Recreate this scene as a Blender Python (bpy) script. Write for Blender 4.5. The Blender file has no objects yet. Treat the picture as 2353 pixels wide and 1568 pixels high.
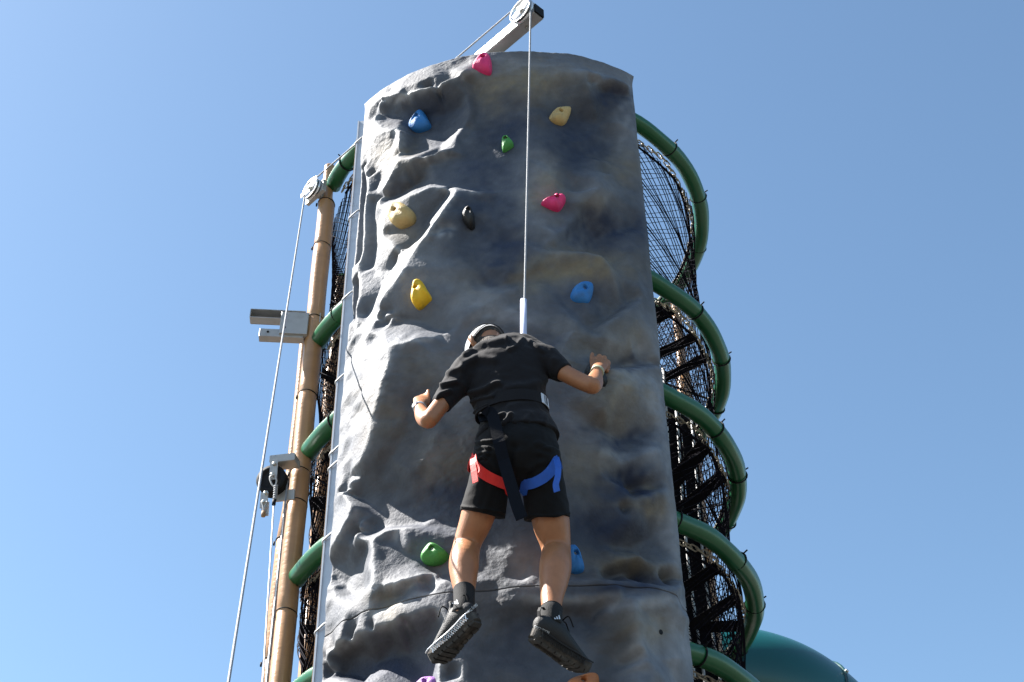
import bpy, bmesh, math, random
import numpy as np
from mathutils import Vector, Matrix
from mathutils.bvhtree import BVHTree
from mathutils.geometry import delaunay_2d_cdt

random.seed(7); rng = np.random.default_rng(7)
scene = bpy.context.scene
col = scene.collection

# ---------------------------------------------------------------- camera
FPX = 3268.0                       # focal length in pixels of a 2353 x 1568 picture
PITCH = math.radians(39.5); ROLL = math.atan2(71, 3961)
CAM = np.array([0.0, 0.0, 1.6])
FW = np.array([0, math.cos(PITCH), math.sin(PITCH)])
_R0 = np.array([1.0, 0, 0]); _U0 = np.array([0, -math.sin(PITCH), math.cos(PITCH)])
RT = math.cos(ROLL)*_R0 - math.sin(ROLL)*_U0
UP = math.sin(ROLL)*_R0 + math.cos(ROLL)*_U0
cd = bpy.data.cameras.new('camera'); cam = bpy.data.objects.new('camera', cd); col.objects.link(cam)
cd.sensor_width = 36.0; cd.lens = 36.0*FPX/2353.0; cd.clip_end = 3000; cd.clip_start = 0.05
M = Matrix.Identity(4)
for i, v in enumerate((RT, UP, -FW)):
    for j in range(3): M[j][i] = v[j]
for j in range(3): M[j][3] = CAM[j]
cam.matrix_world = M
scene.camera = cam

# ---------------------------------------------------------------- light
SUN = np.array([-0.64, 0.09, 0.75]); SUN /= np.linalg.norm(SUN)
world = bpy.data.worlds.new('World'); scene.world = world; world.use_nodes = True
nt = world.node_tree; nt.nodes.clear()
sky = nt.nodes.new('ShaderNodeTexSky'); sky.sky_type = 'NISHITA'; sky.sun_disc = False
sky.sun_elevation = math.asin(SUN[2]); sky.sun_rotation = math.atan2(SUN[0], SUN[1])
sky.altitude = 30; sky.air_density = 1.0; sky.dust_density = 0.7; sky.ozone_density = 1.6
bg = nt.nodes.new('ShaderNodeBackground'); bg.inputs['Strength'].default_value = 0.057
wo = nt.nodes.new('ShaderNodeOutputWorld')
tn = nt.nodes.new('ShaderNodeMix'); tn.data_type = 'RGBA'; tn.blend_type = 'MULTIPLY'; tn.inputs[0].default_value = 1.0; tn.inputs[7].default_value = (.93, 1.03, 1.0, 1)   # a touch less violet than the model sky
nt.links.new(sky.outputs[0], tn.inputs[6]); nt.links.new(tn.outputs[2], bg.inputs[0]); nt.links.new(bg.outputs[0], wo.inputs[0])
sl = bpy.data.lights.new('sun', 'SUN'); sl.energy = 5.0; sl.angle = math.radians(0.53); sl.color = (1.0, 0.955, 0.90)
so = bpy.data.objects.new('sun', sl); col.objects.link(so)
so.rotation_euler = Vector(-SUN).to_track_quat('-Z', 'Y').to_euler()
so.location = (-8, 2, 14)
vs = scene.view_settings
vs.view_transform = 'Standard'; vs.look = 'None'; vs.gamma = 1.0; vs.exposure = 2.0; vs.use_curve_mapping = False

# ---------------------------------------------------------------- helpers
def ray(x, y): return FW + RT*((x-1176.5)/FPX) + UP*((784-y)/FPX)
def P(x, y, Y):                     # the point seen at pixel (x, y) at forward distance Y
    d = ray(x, y); return CAM + d*(Y/d[1])
def PZ(x, y, z):
    d = ray(x, y); return CAM + d*((z-CAM[2])/d[2])
def proj(pts):
    d = np.asarray(pts, float) - CAM; w = d@FW
    return np.stack([1176.5+FPX*(d@RT)/w, 784-FPX*(d@UP)/w], -1)
def ppm(p): return FPX/float((np.asarray(p)-CAM)@FW)
FR = {}                             # crops the photograph was studied in: origin and scale, to full pixels
K = 0.73211
def frame(n, ox, oy, s): FR[n] = (ox, oy, s)
for n, ox, oy in ((1,1100,150),(2,1080,500),(3,1050,850),(4,1030,1200),(5,1000,1480),(6,980,1772),(7,1640,1772),(8,1640,1250)):
    frame(n, ox, oy, 550/2331)
frame('A',1100,0,950/2328); frame('B',1050,560,1100/2331); frame('C',1000,1200,1150/1914)
frame('R',1250,980,700/1524); frame('S',1280,1560,670/1805); frame('U',1600,100,450/1176); frame('V',1500,650,600/1882)
def px(f, x, y):
    if f == 'D': return (x, y)
    ox, oy, s = FR[f]; return ((ox+x*s)*K, (oy+y*s)*K)

def tag(o, label=None, cat=None, group=None, kind=None):
    if label: o['label'] = label
    if cat: o['category'] = cat
    if group: o['group'] = group
    if kind: o['kind'] = kind
    return o
def link(name, mesh, material=None, parent=None, smooth=False):
    o = bpy.data.objects.new(name, mesh); col.objects.link(o)
    if material is not None and not mesh.materials: mesh.materials.append(material)
    if parent is not None: o.parent = parent
    if smooth and len(mesh.polygons): mesh.polygons.foreach_set('use_smooth', [True]*len(mesh.polygons))
    return o
def empty(name, loc):
    o = bpy.data.objects.new(name, None); col.objects.link(o); o.location = [float(v) for v in loc]; o.empty_display_size = .1
    return o
def rebase(child, parent):          # parts are modelled in world space; keep them there under a parent that has a location
    child.parent = parent; child.matrix_parent_inverse = Matrix.Translation(parent.location).inverted()
    return child
class MB:
    def __init__(s): s.v = []; s.f = []
    def add(s, verts, faces):
        b = len(s.v); s.v += [tuple(float(c) for c in v) for v in verts]; s.f += [tuple(i+b for i in f) for f in faces]
    def build(s, name, material, parent=None, smooth=False, world_space=True):
        me = bpy.data.meshes.new(name); me.from_pydata(s.v, [], s.f); me.update()
        o = link(name, me, material, None, smooth)
        if parent is not None:
            if world_space: rebase(o, parent)
            else: o.parent = parent
        return o
    def box(s, c, ax, ay, az, hx, hy, hz, bev=0.0):
        c = np.asarray(c, float); ax, ay, az = [np.asarray(a, float)/np.linalg.norm(a) for a in (ax, ay, az)]
        if bev <= 0:
            vs_ = [c+ax*i*hx+ay*j*hy+az*k*hz for i in (-1,1) for j in (-1,1) for k in (-1,1)]
            s.add(vs_, [(0,1,3,2),(4,6,7,5),(0,4,5,1),(2,3,7,6),(0,2,6,4),(1,5,7,3)]); return
        prof = []
        for (i, j) in ((1,1),(-1,1),(-1,-1),(1,-1)):
            e = [(hx, hy-bev), (hx-bev, hy)]
            if i*j < 0: e = e[::-1]
            prof += [(i*a, j*b) for a, b in e]
        n = 8; vs_ = []
        for k, sc in ((-hz, 1), (hz, 1)):
            vs_ += [c+ax*a+ay*b+az*k for a, b in prof]
        s.add(vs_, [tuple(range(n))[::-1], tuple(range(n, 2*n))]+[(i, (i+1)%n, n+(i+1)%n, n+i) for i in range(n)])
    def tube(s, pts, r, n=10, cap=True, closed=False):
        pts = [np.asarray(p, float) for p in pts]; m = len(pts)
        rr = r if hasattr(r, '__len__') else [r]*m
        vs_ = []; prev = None
        for i in range(m):
            if closed: t = pts[(i+1)%m]-pts[i-1]
            else: t = pts[min(i+1, m-1)]-pts[max(i-1, 0)]
            t = t/np.linalg.norm(t)
            if prev is None:
                a = np.cross(t, (0,0,1.0));
                if np.linalg.norm(a) < .1: a = np.cross(t, (1.0,0,0))
            else: a = prev-t*(prev@t)
            a /= np.linalg.norm(a); b = np.cross(t, a); prev = a
            for k in range(n):
                q = 2*math.pi*k/n; vs_.append(pts[i]+rr[i]*(math.cos(q)*a+math.sin(q)*b))
        fs = []
        for i in range(m if closed else m-1):
            j = (i+1)%m
            for k in range(n): fs.append((i*n+k, i*n+(k+1)%n, j*n+(k+1)%n, j*n+k))
        if cap and not closed: fs += [tuple(range(n))[::-1], tuple(range((m-1)*n, m*n))]
        s.add(vs_, fs)
    def disc(s, c, axis, prof, n=32):      # lathe: prof = (radius, offset along axis)
        c = np.asarray(c, float); t = np.asarray(axis, float)/np.linalg.norm(axis)
        a = np.cross(t, (0,0,1.0))
        if np.linalg.norm(a) < .1: a = np.cross(t, (1.0,0,0))
        a /= np.linalg.norm(a); b = np.cross(t, a); vs_ = []; m = len(prof)
        for r, o in prof:
            for k in range(n):
                q = 2*math.pi*k/n; vs_.append(c+t*o+r*(math.cos(q)*a+math.sin(q)*b))
        fs = [(i*n+k, i*n+(k+1)%n, (i+1)*n+(k+1)%n, (i+1)*n+k) for i in range(m-1) for k in range(n)]
        fs += [tuple(range(n))[::-1], tuple(range((m-1)*n, m*n))]
        s.add(vs_, fs)
    def ribbon(s, pts, wid, nor, w, th=.003):  # flat strap: points, width directions, normals
        m = len(pts); vs_ = []
        ws = w if hasattr(w, '__len__') else [w]*m
        for p, a, n_, ww in zip(pts, wid, nor, ws):
            p, a, n_ = [np.asarray(q, float) for q in (p, a, n_)]
            a = a/np.linalg.norm(a); n_ = n_/np.linalg.norm(n_)
            vs_ += [p-a*ww/2, p+a*ww/2, p+a*ww/2+n_*th, p-a*ww/2+n_*th]
        fs = [(i*4+k, i*4+(k+1)%4, i*4+4+(k+1)%4, i*4+4+k) for i in range(m-1) for k in range(4)]
        fs += [(3,2,1,0), (m*4-4, m*4-3, m*4-2, m*4-1)]
        s.add(vs_, fs)
def catmull(pts, n, closed=False):
    pts = np.asarray(pts, float); m = len(pts); out = []
    segs = m if closed else m-1
    for i in range(segs):
        if closed: p0, p1, p2, p3 = pts[i-1], pts[i], pts[(i+1)%m], pts[(i+2)%m]
        else: p0, p1, p2, p3 = pts[max(i-1,0)], pts[i], pts[i+1], pts[min(i+2,m-1)]
        for k in range(n):
            t = k/n
            out.append(.5*((2*p1)+(p2-p0)*t+(2*p0-5*p1+4*p2-p3)*t*t+(3*p1-p0-3*p2+p3)*t**3))
    if not closed: out.append(pts[-1])
    return np.array(out)

_tab = rng.random((256, 256))
def vnoise(x, y, seed=0):
    x = np.asarray(x)+seed*17.3; y = np.asarray(y)+seed*9.1
    xi = np.floor(x).astype(int); yi = np.floor(y).astype(int); fx = x-xi; fy = y-yi
    fx = fx*fx*(3-2*fx); fy = fy*fy*(3-2*fy)
    g = lambda a, b: _tab[a % 256, b % 256]
    return (g(xi,yi)*(1-fx)+g(xi+1,yi)*fx)*(1-fy)+(g(xi,yi+1)*(1-fx)+g(xi+1,yi+1)*fx)*fy - .5

# ---------------------------------------------------------------- materials
def mat(name, color, rough=.5, metal=0.0, var=.12, vscale=6.0, bump=0.0, bscale=60.0, attr=None, spec=.5, sheen=0.0, sss=0.0, dirt=None, stretch=None):
    m = bpy.data.materials.new(name); m.use_nodes = True; t = m.node_tree; n = t.nodes; L = t.links
    b = n['Principled BSDF']; b.inputs['Roughness'].default_value = rough; b.inputs['Metallic'].default_value = metal
    b.inputs['Specular IOR Level'].default_value = spec
    if sheen: b.inputs['Sheen Weight'].default_value = sheen; b.inputs['Sheen Roughness'].default_value = .5
    if sss: b.inputs['Subsurface Weight'].default_value = sss; b.inputs['Subsurface Radius'].default_value = (.012,.005,.003); b.inputs['Subsurface Scale'].default_value = 1.0
    tc = n.new('ShaderNodeTexCoord'); co = tc.outputs['Object']
    if stretch:
        mp = n.new('ShaderNodeMapping'); mp.inputs['Scale'].default_value = stretch; L.new(co, mp.inputs[0]); co = mp.outputs[0]
    no = n.new('ShaderNodeTexNoise'); no.inputs['Scale'].default_value = vscale; no.inputs['Detail'].default_value = 6; no.inputs['Roughness'].default_value = .6
    L.new(co, no.inputs['Vector'])
    mr = n.new('ShaderNodeMapRange'); mr.inputs['From Min'].default_value = .25; mr.inputs['From Max'].default_value = .75
    mr.inputs['To Min'].default_value = 1-var; mr.inputs['To Max'].default_value = 1+var; L.new(no.outputs[0], mr.inputs[0])
    mx = n.new('ShaderNodeMix'); mx.data_type = 'RGBA'; mx.blend_type = 'MULTIPLY'; mx.inputs[0].default_value = 1.0
    if attr:
        at = n.new('ShaderNodeAttribute'); at.attribute_name = attr; L.new(at.outputs['Color'], mx.inputs[6])
    else: mx.inputs[6].default_value = (*color, 1)
    L.new(mr.outputs[0], mx.inputs[7]); out = mx.outputs[2]
    if dirt:                                   # scuffs: (colour, amount, scale)
        d2 = n.new('ShaderNodeTexNoise'); d2.inputs['Scale'].default_value = dirt[2]; d2.inputs['Detail'].default_value = 8; L.new(co, d2.inputs['Vector'])
        rp = n.new('ShaderNodeMapRange'); rp.inputs['From Min'].default_value = .55; rp.inputs['From Max'].default_value = .7; rp.inputs['To Max'].default_value = dirt[1]; L.new(d2.outputs[0], rp.inputs[0])
        m2 = n.new('ShaderNodeMix'); m2.data_type = 'RGBA'; L.new(rp.outputs[0], m2.inputs[0]); L.new(out, m2.inputs[6]); m2.inputs[7].default_value = (*dirt[0], 1); out = m2.outputs[2]
    L.new(out, b.inputs['Base Color'])
    if bump:
        n2 = n.new('ShaderNodeTexNoise'); n2.inputs['Scale'].default_value = bscale; n2.inputs['Detail'].default_value = 5; L.new(co, n2.inputs['Vector'])
        bp = n.new('ShaderNodeBump'); bp.inputs['Strength'].default_value = bump; bp.inputs['Distance'].default_value = .01; L.new(n2.outputs[0], bp.inputs['Height']); L.new(bp.outputs[0], b.inputs['Normal'])
    return m
MT = {
 'rock': mat('painted_concrete_rock', (.3,.3,.3), .68, attr='paint', var=.16, vscale=22, bump=.28, bscale=80, spec=.4),
 'ground': mat('play_area_paving', (.055,.050,.044), .9, var=.2, vscale=.6, bump=.2, bscale=12),
 'steel': mat('galvanised_steel', (.50,.51,.53), .42, .55, var=.12, vscale=30, bump=.05, bscale=80),
 'alu': mat('painted_grey_steel', (.40,.39,.38), .42, .25, var=.08, vscale=20, dirt=((.25,.23,.2), .35, 14)),
 'flange': mat('zinc_angle_strip', (.50,.53,.58), .5, .25, var=.10, vscale=14, dirt=((.3,.28,.26), .3, 9)),
 'ply': mat('plywood_edge', (.33,.20,.11), .75, var=.25, vscale=30, stretch=(1,1,.1)),
 'foam': mat('tan_vinyl_padding', (.37,.205,.095), .30, var=.07, vscale=7, bump=.22, bscale=26, stretch=(.5,.5,2.2), dirt=((.25,.14,.07), .35, 5)),
 'green': mat('green_padded_tube', (.010,.098,.033), .30, var=.12, vscale=8, bump=.06, bscale=40, dirt=((.02,.10,.04), .5, 6)),
 'slide': mat('teal_moulded_plastic', (.003,.080,.080), .28, var=.06, vscale=3, dirt=((.012,.09,.09), .4, 3)),
 'slide_dark': mat('dark_teal_flange', (.003,.045,.043), .4, var=.08),
 'black': mat('black_rubber', (.008,.008,.009), .7, spec=.2, var=.2, vscale=20),
 'web': mat('black_webbing', (.008,.0075,.009), .9, spec=.08, var=.25, vscale=30),
 'net': mat('black_net_cord', (.007,.006,.010), .9, spec=.08, var=.2, vscale=30),
 'chain': mat('weathered_chain', (.36,.33,.27), .5, .3, var=.2, vscale=40),
 'tie': mat('grey_cable_tie', (.42,.42,.42), .45, var=.1),
 'rope': mat('white_braided_rope', (.27,.28,.30), .7, var=.15, vscale=160, bump=.4, bscale=500),
 'cable': mat('grey_cable', (.33,.35,.38), .55, .2, var=.2, vscale=120, bump=.3, bscale=400),
 'sleeve': mat('pale_rope_sleeve', (.52,.55,.72), .45, var=.1, vscale=30),
 'bolt': mat('zinc_bolt', (.55,.53,.48), .35, .8, var=.15, vscale=60),
 'skin': mat('skin', (.33,.140,.062), .45, var=.20, vscale=16, bump=.10, bscale=150, sss=.06),
 'shirt': mat('black_cotton', (.0095,.0088,.0108), .85, var=.15, vscale=14, bump=.12, bscale=220, sheen=.05, spec=.2),
 'shorts': mat('black_shorts_cloth', (.0038,.0036,.0042), .82, var=.15, vscale=14, bump=.1, bscale=220, sheen=.03, spec=.2),
 'navy': mat('navy_webbing', (.0035,.0052,.0100), .85, spec=.15, var=.15, vscale=40, bump=.25, bscale=420),
 'red': mat('red_webbing', (.72,.016,.010), .6, var=.08, vscale=40, bump=.2, bscale=420),
 'blue': mat('blue_webbing', (.008,.085,.42), .6, var=.08, vscale=40, bump=.2, bscale=420),
 'sock': mat('black_ribbed_sock', (.007,.007,.0075), .9, var=.2, vscale=60, bump=.3, bscale=150, stretch=(3,3,.4)),
 'shoe': mat('black_mesh_shoe', (.0085,.0085,.009), .65, var=.25, vscale=40, bump=.3, bscale=260),
 'sole': mat('dusty_black_sole', (.042,.037,.032), .85, var=.35, vscale=30, bump=.3, bscale=150, dirt=((.12,.10,.08), .5, 30)),
 'white': mat('white_print', (.75,.75,.75), .5, var=.05),
 'label': mat('pale_label', (.55,.60,.68), .5, var=.1, vscale=30),
 'cap': mat('grey_cap_cloth', (.30,.31,.33), .85, var=.12, vscale=25, bump=.15, bscale=260),
 'hair': mat('dark_short_hair', (.035,.026,.020), .75, var=.6, vscale=160, bump=.8, bscale=300, dirt=((.22,.14,.09), .7, 90)),
 'watch': mat('silver_watch', (.75,.75,.76), .25, .6, var=.05),
 'band': mat('olive_wristband', (.40,.40,.27), .6, var=.1),
}
HC = {'pink': (.72,.030,.16), 'blue': (.022,.17,.46), 'tan': (.52,.36,.14), 'green': (.055,.27,.045), 'yellow': (.78,.46,.008), 'black': (.012,.012,.013), 'purple': (.30,.12,.40), 'orange': (.48,.17,.06)}
for k, c in HC.items(): MT['h_'+k] = mat(k+'_resin_hold', c, .6, var=.10, vscale=25, bump=.35, bscale=170, dirt=((c[0]*.45+.03, c[1]*.45+.03, c[2]*.45+.03), .55, 16))

# ---------------------------------------------------------------- ground
g = MB(); g.add([(-900,-900,0),(900,-900,0),(900,900,0),(-900,900,0)], [(0,1,2,3)])
tag(g.build('ground', MT['ground']), kind='structure')

# ---------------------------------------------------------------- climbing wall
WL = np.array([-.7733, 5.1229]); WR = np.array([.6643, 4.9771]); SAG = .268; ZT = 7.50; ZS = 4.305
_m = (WL+WR)/2; _t = (WR-WL); _w = np.linalg.norm(_t); _t /= _w; _n = np.array([_t[1], -_t[0]])
RC = (_w*_w/4+SAG*SAG)/(2*SAG); WC = _m+_n*(SAG-RC); THM = math.asin(_w/2/RC); SM = RC*THM
def wdir(th): return np.cos(th)[..., None]*_n+np.sin(th)[..., None]*_t
def onwall(x, y, h=0.0):              # pixel -> (arc length s, height z) on the cylinder of radius RC + h
    d = ray(x, y); o = CAM[:2]-WC; r = RC+h
    A = d[0]**2+d[1]**2; B = 2*(o@d[:2]); C_ = o@o-r*r; D = B*B-4*A*C_
    if D < 0: return None
    k = (-B-math.sqrt(D))/(2*A); p = CAM+d*k; v = (p[:2]-WC)/r
    th = math.atan2(v@_t, v@_n)
    return RC*th, p[2]
HK = 1.5; LP_ = []; CP = []                               # control points (s, z, h) of the relief
def T(f, *pts, line=True):            # traced ridge or valley: x, y in a crop, height in cm
    q = []
    for x, y, h in pts:
        fx_ = min(max((px(f, x, y)[0]-840-(1568-px(f, x, y)[1])*.03)/110, 0), 1); ky_ = min(max((px(f, x, y)[1]-620)/160, 0), 1); h *= HK*(1-.38*(1-fx_)*(1-ky_))
        r = onwall(*px(f, x, y), h*.01)
        if r is None: continue
        q.append((r[0], r[1], h*.01))
    n0 = len(CP)
    for i, a in enumerate(q):
        CP.append(a)
        if line and i+1 < len(q):
            b = q[i+1]; L = math.hypot(b[0]-a[0], b[1]-a[1])
            if L < .25:
                for k in range(1, int(L/.013)): t = k*.013/L; CP.append(tuple(a[j]*(1-t)+b[j]*t for j in range(3)))
    if line: LP_.extend(CP[n0:])
def S(f, *pts): T(f, *pts, line=False)
# --- upper left block
T(1,(400,660,4.5),(375,750,4.5),(345,850,4.5),(325,915,4.5),(312,950,4.5),(345,1015,4.6),(405,1065,5),(430,1085,5),(520,1098,5),(605,1082,4.6))
S(1,(205,780,1.0),(250,800,2.2),(230,900,1.6),(210,1000,1.2),(270,1000,3.2),(190,1150,1.2),(280,1120,3))
T(1,(345,905,-1),(400,922,-1.5),(520,924,-2.2),(690,934,-3))
T(1,(605,1082,4.6),(650,1010,1.2),(700,955,-2.5))
T(1,(400,655,4.6),(520,640,4.6),(700,595,4.6),(850,545,4.6),(1000,525,4.6),(1150,465,4.6),(1300,405,4.4),(1420,370,4),(1500,310,3.8),(1580,290,3.2),(1680,305,2.4))
T(1,(430,720,2),(560,690,2.4),(850,600,2.4),(1150,530,2.0),(1400,440,1.4))
T(1,(420,645,4),(540,575,1.6),(650,480,1.6)); S(1,(690,450,3),(720,510,3.6),(900,470,3.4),(1100,380,3),(1300,300,1.2),(1500,220,.8),(1560,240,2.2),(1620,200,2.2))
T(1,(425,1092,5),(300,1235,4),(200,1375,2.6),(165,1425,2))
T(1,(605,1105,3),(592,1250,2.4),(560,1450,2),(525,1568,1.6)); T(1,(652,1085,5),(652,1200,5),(640,1310,4.7),(620,1440,4.6))
T(1,(620,1445,4.7),(700,1475,5),(900,1443,5),(1050,1392,4.5),(1200,1360,3.5),(1300,1345,2))
T(1,(650,1432,1.2),(760,1425,-.2),(900,1388,-1.6)); T(1,(845,1125,-4.8),(888,1210,-3.9),(915,1330,-2.4),(905,1380,-1.6))
T(1,(960,1170,-5),(1060,1240,-4.2),(1160,1310,-2.4),(1290,1336,.2))
S(1,(520,1250,3.2),(430,1400,2),(330,1450,2.2),(250,1500,2.2),(420,1560,1.0))
S(1,(700,1150,2.8),(760,1220,.6),(840,1320,-1.6),(760,1050,-4),(1000,900,-5),(800,760,-2.4),(1200,1100,-5.6),(1300,900,-4.4),(1250,700,-3.2),(600,730,.6),(480,850,-.6),(1100,620,-1.5),(560,820,-1.2),(720,880,-3),(1010,1050,-5.2),(1100,1180,-5.2),(1250,1200,-5.3))
T(1,(1500,420,1),(1530,600,.3),(1590,800,.3),(1580,950,-.2),(1500,1050,-1.2),(1450,1095,-1.8)); T(1,(1640,500,-1.2),(1680,700,-2.4),(1710,900,-3),(1660,1100,-3)); S(1,(1480,800,-2.5),(1400,1000,-3.8))
T(1,(1430,1100,-2.6),(1340,1160,-4.6),(1295,1215,-5)); T(1,(1425,1150,-.4),(1405,1240,.6),(1395,1310,.6),(1350,1330,.2)); S(1,(1480,1250,-1.6),(1460,1350,-1),(1550,1450,-1.8))
T(1,(985,1445,4),(1020,1510,2.6),(1050,1568,1.2)); S(1,(1120,1500,-.2),(1300,1480,-.8),(800,1540,4))
# --- left, second crop
T(2,(620,0,1.6),(590,130,1),(530,270,0),(500,310,-.4),(470,420,.4),(440,560,-.6)); T(2,(700,0,4.7),(650,130,4.7),(590,260,4.4),(520,370,4),(480,440,3.4),(455,545,2.2))
S(2,(800,100,3.4),(1000,60,2.2),(1120,80,.6),(1100,250,-1),(700,300,1.6),(600,430,1),(850,300,1),(560,500,-.6),(950,200,1.4),(720,440,-.8))
T(2,(470,562,-2),(640,520,-2.6),(760,480,-2.6),(900,400,-2.6),(1000,330,-2.6),(1050,292,-2.2)); T(2,(432,640,2.2),(600,600,3.6),(720,560,4.2),(850,482,4.2),(1000,432,4),(1082,388,3.4),(1150,368,2.6),(1300,372,2.2),(1430,378,2.4),(1480,378,2.4))
T(2,(1150,350,.6),(1300,350,.2),(1470,356,.2),(1600,388,-.4),(1800,418,-.8),(2050,436,-1.6)); T(2,(1480,380,2.4),(1600,406,2),(1800,440,1.4),(1950,452,.6),(2050,452,-1.2))
T(2,(1428,405,-.4),(1360,520,-1),(1250,650,-1.6),(1150,790,-2),(1082,900,-2),(1075,970,-2),(950,1130,-2.2),(860,1250,-2.2),(760,1350,-2.2),(650,1470,-1.8),(590,1560,-1.4))
T(2,(1482,400,3.4),(1462,470,4.2),(1350,622,4.8),(1250,762,5),(1150,902,5),(1092,1000,5.0),(1000,1110,5.2),(930,1205,5.4),(860,1322,5.8),(800,1442,6.0),(740,1568,6.2))
S(2,(800,750,2.4),(1000,700,1.2),(1150,560,1),(900,900,.4),(600,880,1.6),(1000,880,-.6),(1250,470,1.2),(560,800,2))
T(2,(415,600,-2.4),(420,800,-2.6),(435,1000,-2.6),(430,1200,-2.8),(390,1450,-3)); T(2,(590,640,3.2),(522,820,2.6),(512,960,2.2),(500,1080,1.6),(450,1280,.6),(405,1440,-1.4))
T(2,(560,982,-.2),(750,990,-.8),(850,1060,-1.4),(935,1140,-2)); T(2,(520,1062,2.2),(620,1112,2.8),(720,1192,3),(860,1188,1))
S(2,(600,1300,1.2),(480,1400,.2),(640,1460,-.6),(850,1220,-1.2)); T(2,(715,1250,1.6),(700,1390,.4)); T(2,(768,1212,2.4),(750,1330,1))
S(2,(440,1500,-2),(500,1492,-1),(580,1510,-.9),(440,1560,-1.2))
T(2,(330,80,-1.6),(325,300,-4.4),(320,700,-5),(325,1100,-5),(290,1400,-5)); T(2,(245,110,2),(305,250,2.8),(308,400,2.8),(262,560,2.8),(245,700,2.8),(245,1000,2.8),(235,1200,2.8),(180,1400,2.4),(165,1568,2.4))
S(2,(404,272,-3),(500,306,-1.2),(440,400,-.8),(400,100,.4),(500,100,.8),(300,60,.6),(280,0,1.4))
S(2,(1500,650,2.4),(1600,800,1.4),(1900,700,0),(2050,900,-1),(1250,1000,2.6),(1150,1100,3.4),(1000,1300,4.6),(1100,1450,3.8),(1300,1300,2.2),(1500,1250,1.2),(1650,1450,.6),(1600,1100,-.4),(1800,1400,-1.6),(1480,1000,1.6),(1750,1100,-1.4),(1700,550,1),(2000,600,-1.2),(1450,850,2.6))
T(2,(1240,1000,2.8),(1300,935,2.2),(1400,912,2),(1450,930,1.8)); T(2,(1250,1020,3.4),(1330,985,3.6),(1400,965,3.4),(1380,1030,3.2))
# --- left, third crop
T(3,(760,0,-1.2),(690,90,-1.4),(640,180,-1.2),(590,330,-1.2),(550,400,-1.2),(500,470,-1.6),(440,600,-2)); T(3,(880,0,6.2),(850,100,6.2),(700,250,6),(640,340,5.2),(590,420,4.8),(562,520,4.4),(540,580,4),(510,640,3.6))
T(3,(420,200,-5),(395,450,-5),(330,640,-4.4)); S(3,(290,700,-1)); T(3,(300,0,2.4),(312,180,2.6),(312,350,2.6),(282,500,2.6),(270,700,2.6),(232,900,2.4))
S(3,(1100,300,2.8),(900,300,4.0),(760,400,3.8),(1000,120,3.6),(1300,200,1.8),(1500,300,1.0),(1700,300,.4),(1850,250,-.4),(1780,100,-.2),(900,560,1.4),(1100,580,.4),(690,490,2.6),(1300,600,-.6),(1500,640,-.8),(1200,470,1.2),(1400,450,.4))
T(3,(600,558,1.4),(790,532,1)); T(3,(560,642,3.4),(650,592,3.4),(750,602,2.8),(820,567,1.6)); S(3,(680,655,.8))
T(3,(560,662,1.6),(700,702,.2),(890,655,-.8),(1040,660,-1.2),(1200,700,-1.6),(1350,790,-2.2),(1520,820,-2.2)); T(3,(700,1000,7.2),(780,972,7.2),(950,942,7.2),(1050,900,6.6),(1200,886,4.6),(1350,872,2),(1430,852,.4))
S(3,(800,800,3.2),(650,800,4),(620,900,5),(540,840,4.2),(950,800,2.6),(1150,800,1),(500,700,3),(470,800,4),(400,800,2.8),(430,700,1.6),(360,740,1),(380,940,4),(400,1050,4.6),(450,1250,4.6),(520,1100,5),(600,1150,6.4),(560,1350,5.8),(660,1100,7))
S(3,(560,920,2.4),(535,945,3),(610,930,4),(310,870,-1),(250,975,-1),(350,900,2),(290,940,1.4))
T(3,(690,1010,7.2),(735,1070,7.2),(722,1180,7.2),(690,1300,7.2),(650,1400,7.2),(602,1568,7.2))
S(3,(200,1200,1.4),(240,1150,.6),(300,1150,3),(250,1300,2.4),(300,1450,3),(220,1430,1),(170,1400,1.2),(150,1100,1),(180,950,1.2),(350,1350,4.2),(420,1500,4.8),(250,1530,2.4))
S(3,(900,1100,6),(1100,1300,3.6),(1000,1500,3.6),(1300,1100,2.6),(1500,1000,.4),(1580,1060,.4),(1620,1160,-1),(1400,1400,1.6),(1440,905,-.8),(850,1300,5.4),(800,1100,6.6),(1200,950,3.6))
S(3,(1700,650,.8),(2000,450,.2),(1900,700,-1.2),(2250,300,-.4),(1640,760,.2),(1750,800,-1.4),(1900,380,-.4),(2150,550,.4))
# --- left, fourth crop
T(4,(690,100,7.2),(640,230,7.2),(610,350,7),(580,480,6.7),(552,650,6.6),(520,780,6.2),(470,930,5.7),(422,1050,5),(350,1120,4),(300,1200,2.6))
S(4,(300,100,3.4),(300,345,1.6),(340,320,3),(260,380,1.8),(420,400,3),(470,350,5),(400,250,5),(500,200,6),(280,560,2),(290,640,1.6),(330,600,3.4),(400,650,5),(480,560,6),(380,850,4.4),(280,890,1.4),(260,1000,1.2),(320,960,3.4),(200,1100,2),(150,600,1),(230,750,2.4),(120,1000,1),(330,740,3.6),(180,300,1.4),(200,900,1.6),(420,500,4.6))
S(4,(750,300,6.2),(800,600,4.8),(700,900,4.2),(600,1100,3),(900,300,4.4),(925,500,3),(960,500,3.2),(1100,300,1.6),(1050,600,1.8),(920,850,2),(820,1000,1.6),(1250,700,1),(1430,680,2),(1400,850,2.2),(1250,1050,2.2),(1100,1200,1.8),(1500,900,1),(1700,900,.3),(1500,1200,0),(1750,700,.8),(1900,1000,0),(700,1300,.4),(1000,1400,-1),(1400,1400,-1.6),(470,1300,1),(550,1250,1.6),(1600,500,1),(1150,900,1.2))
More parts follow.
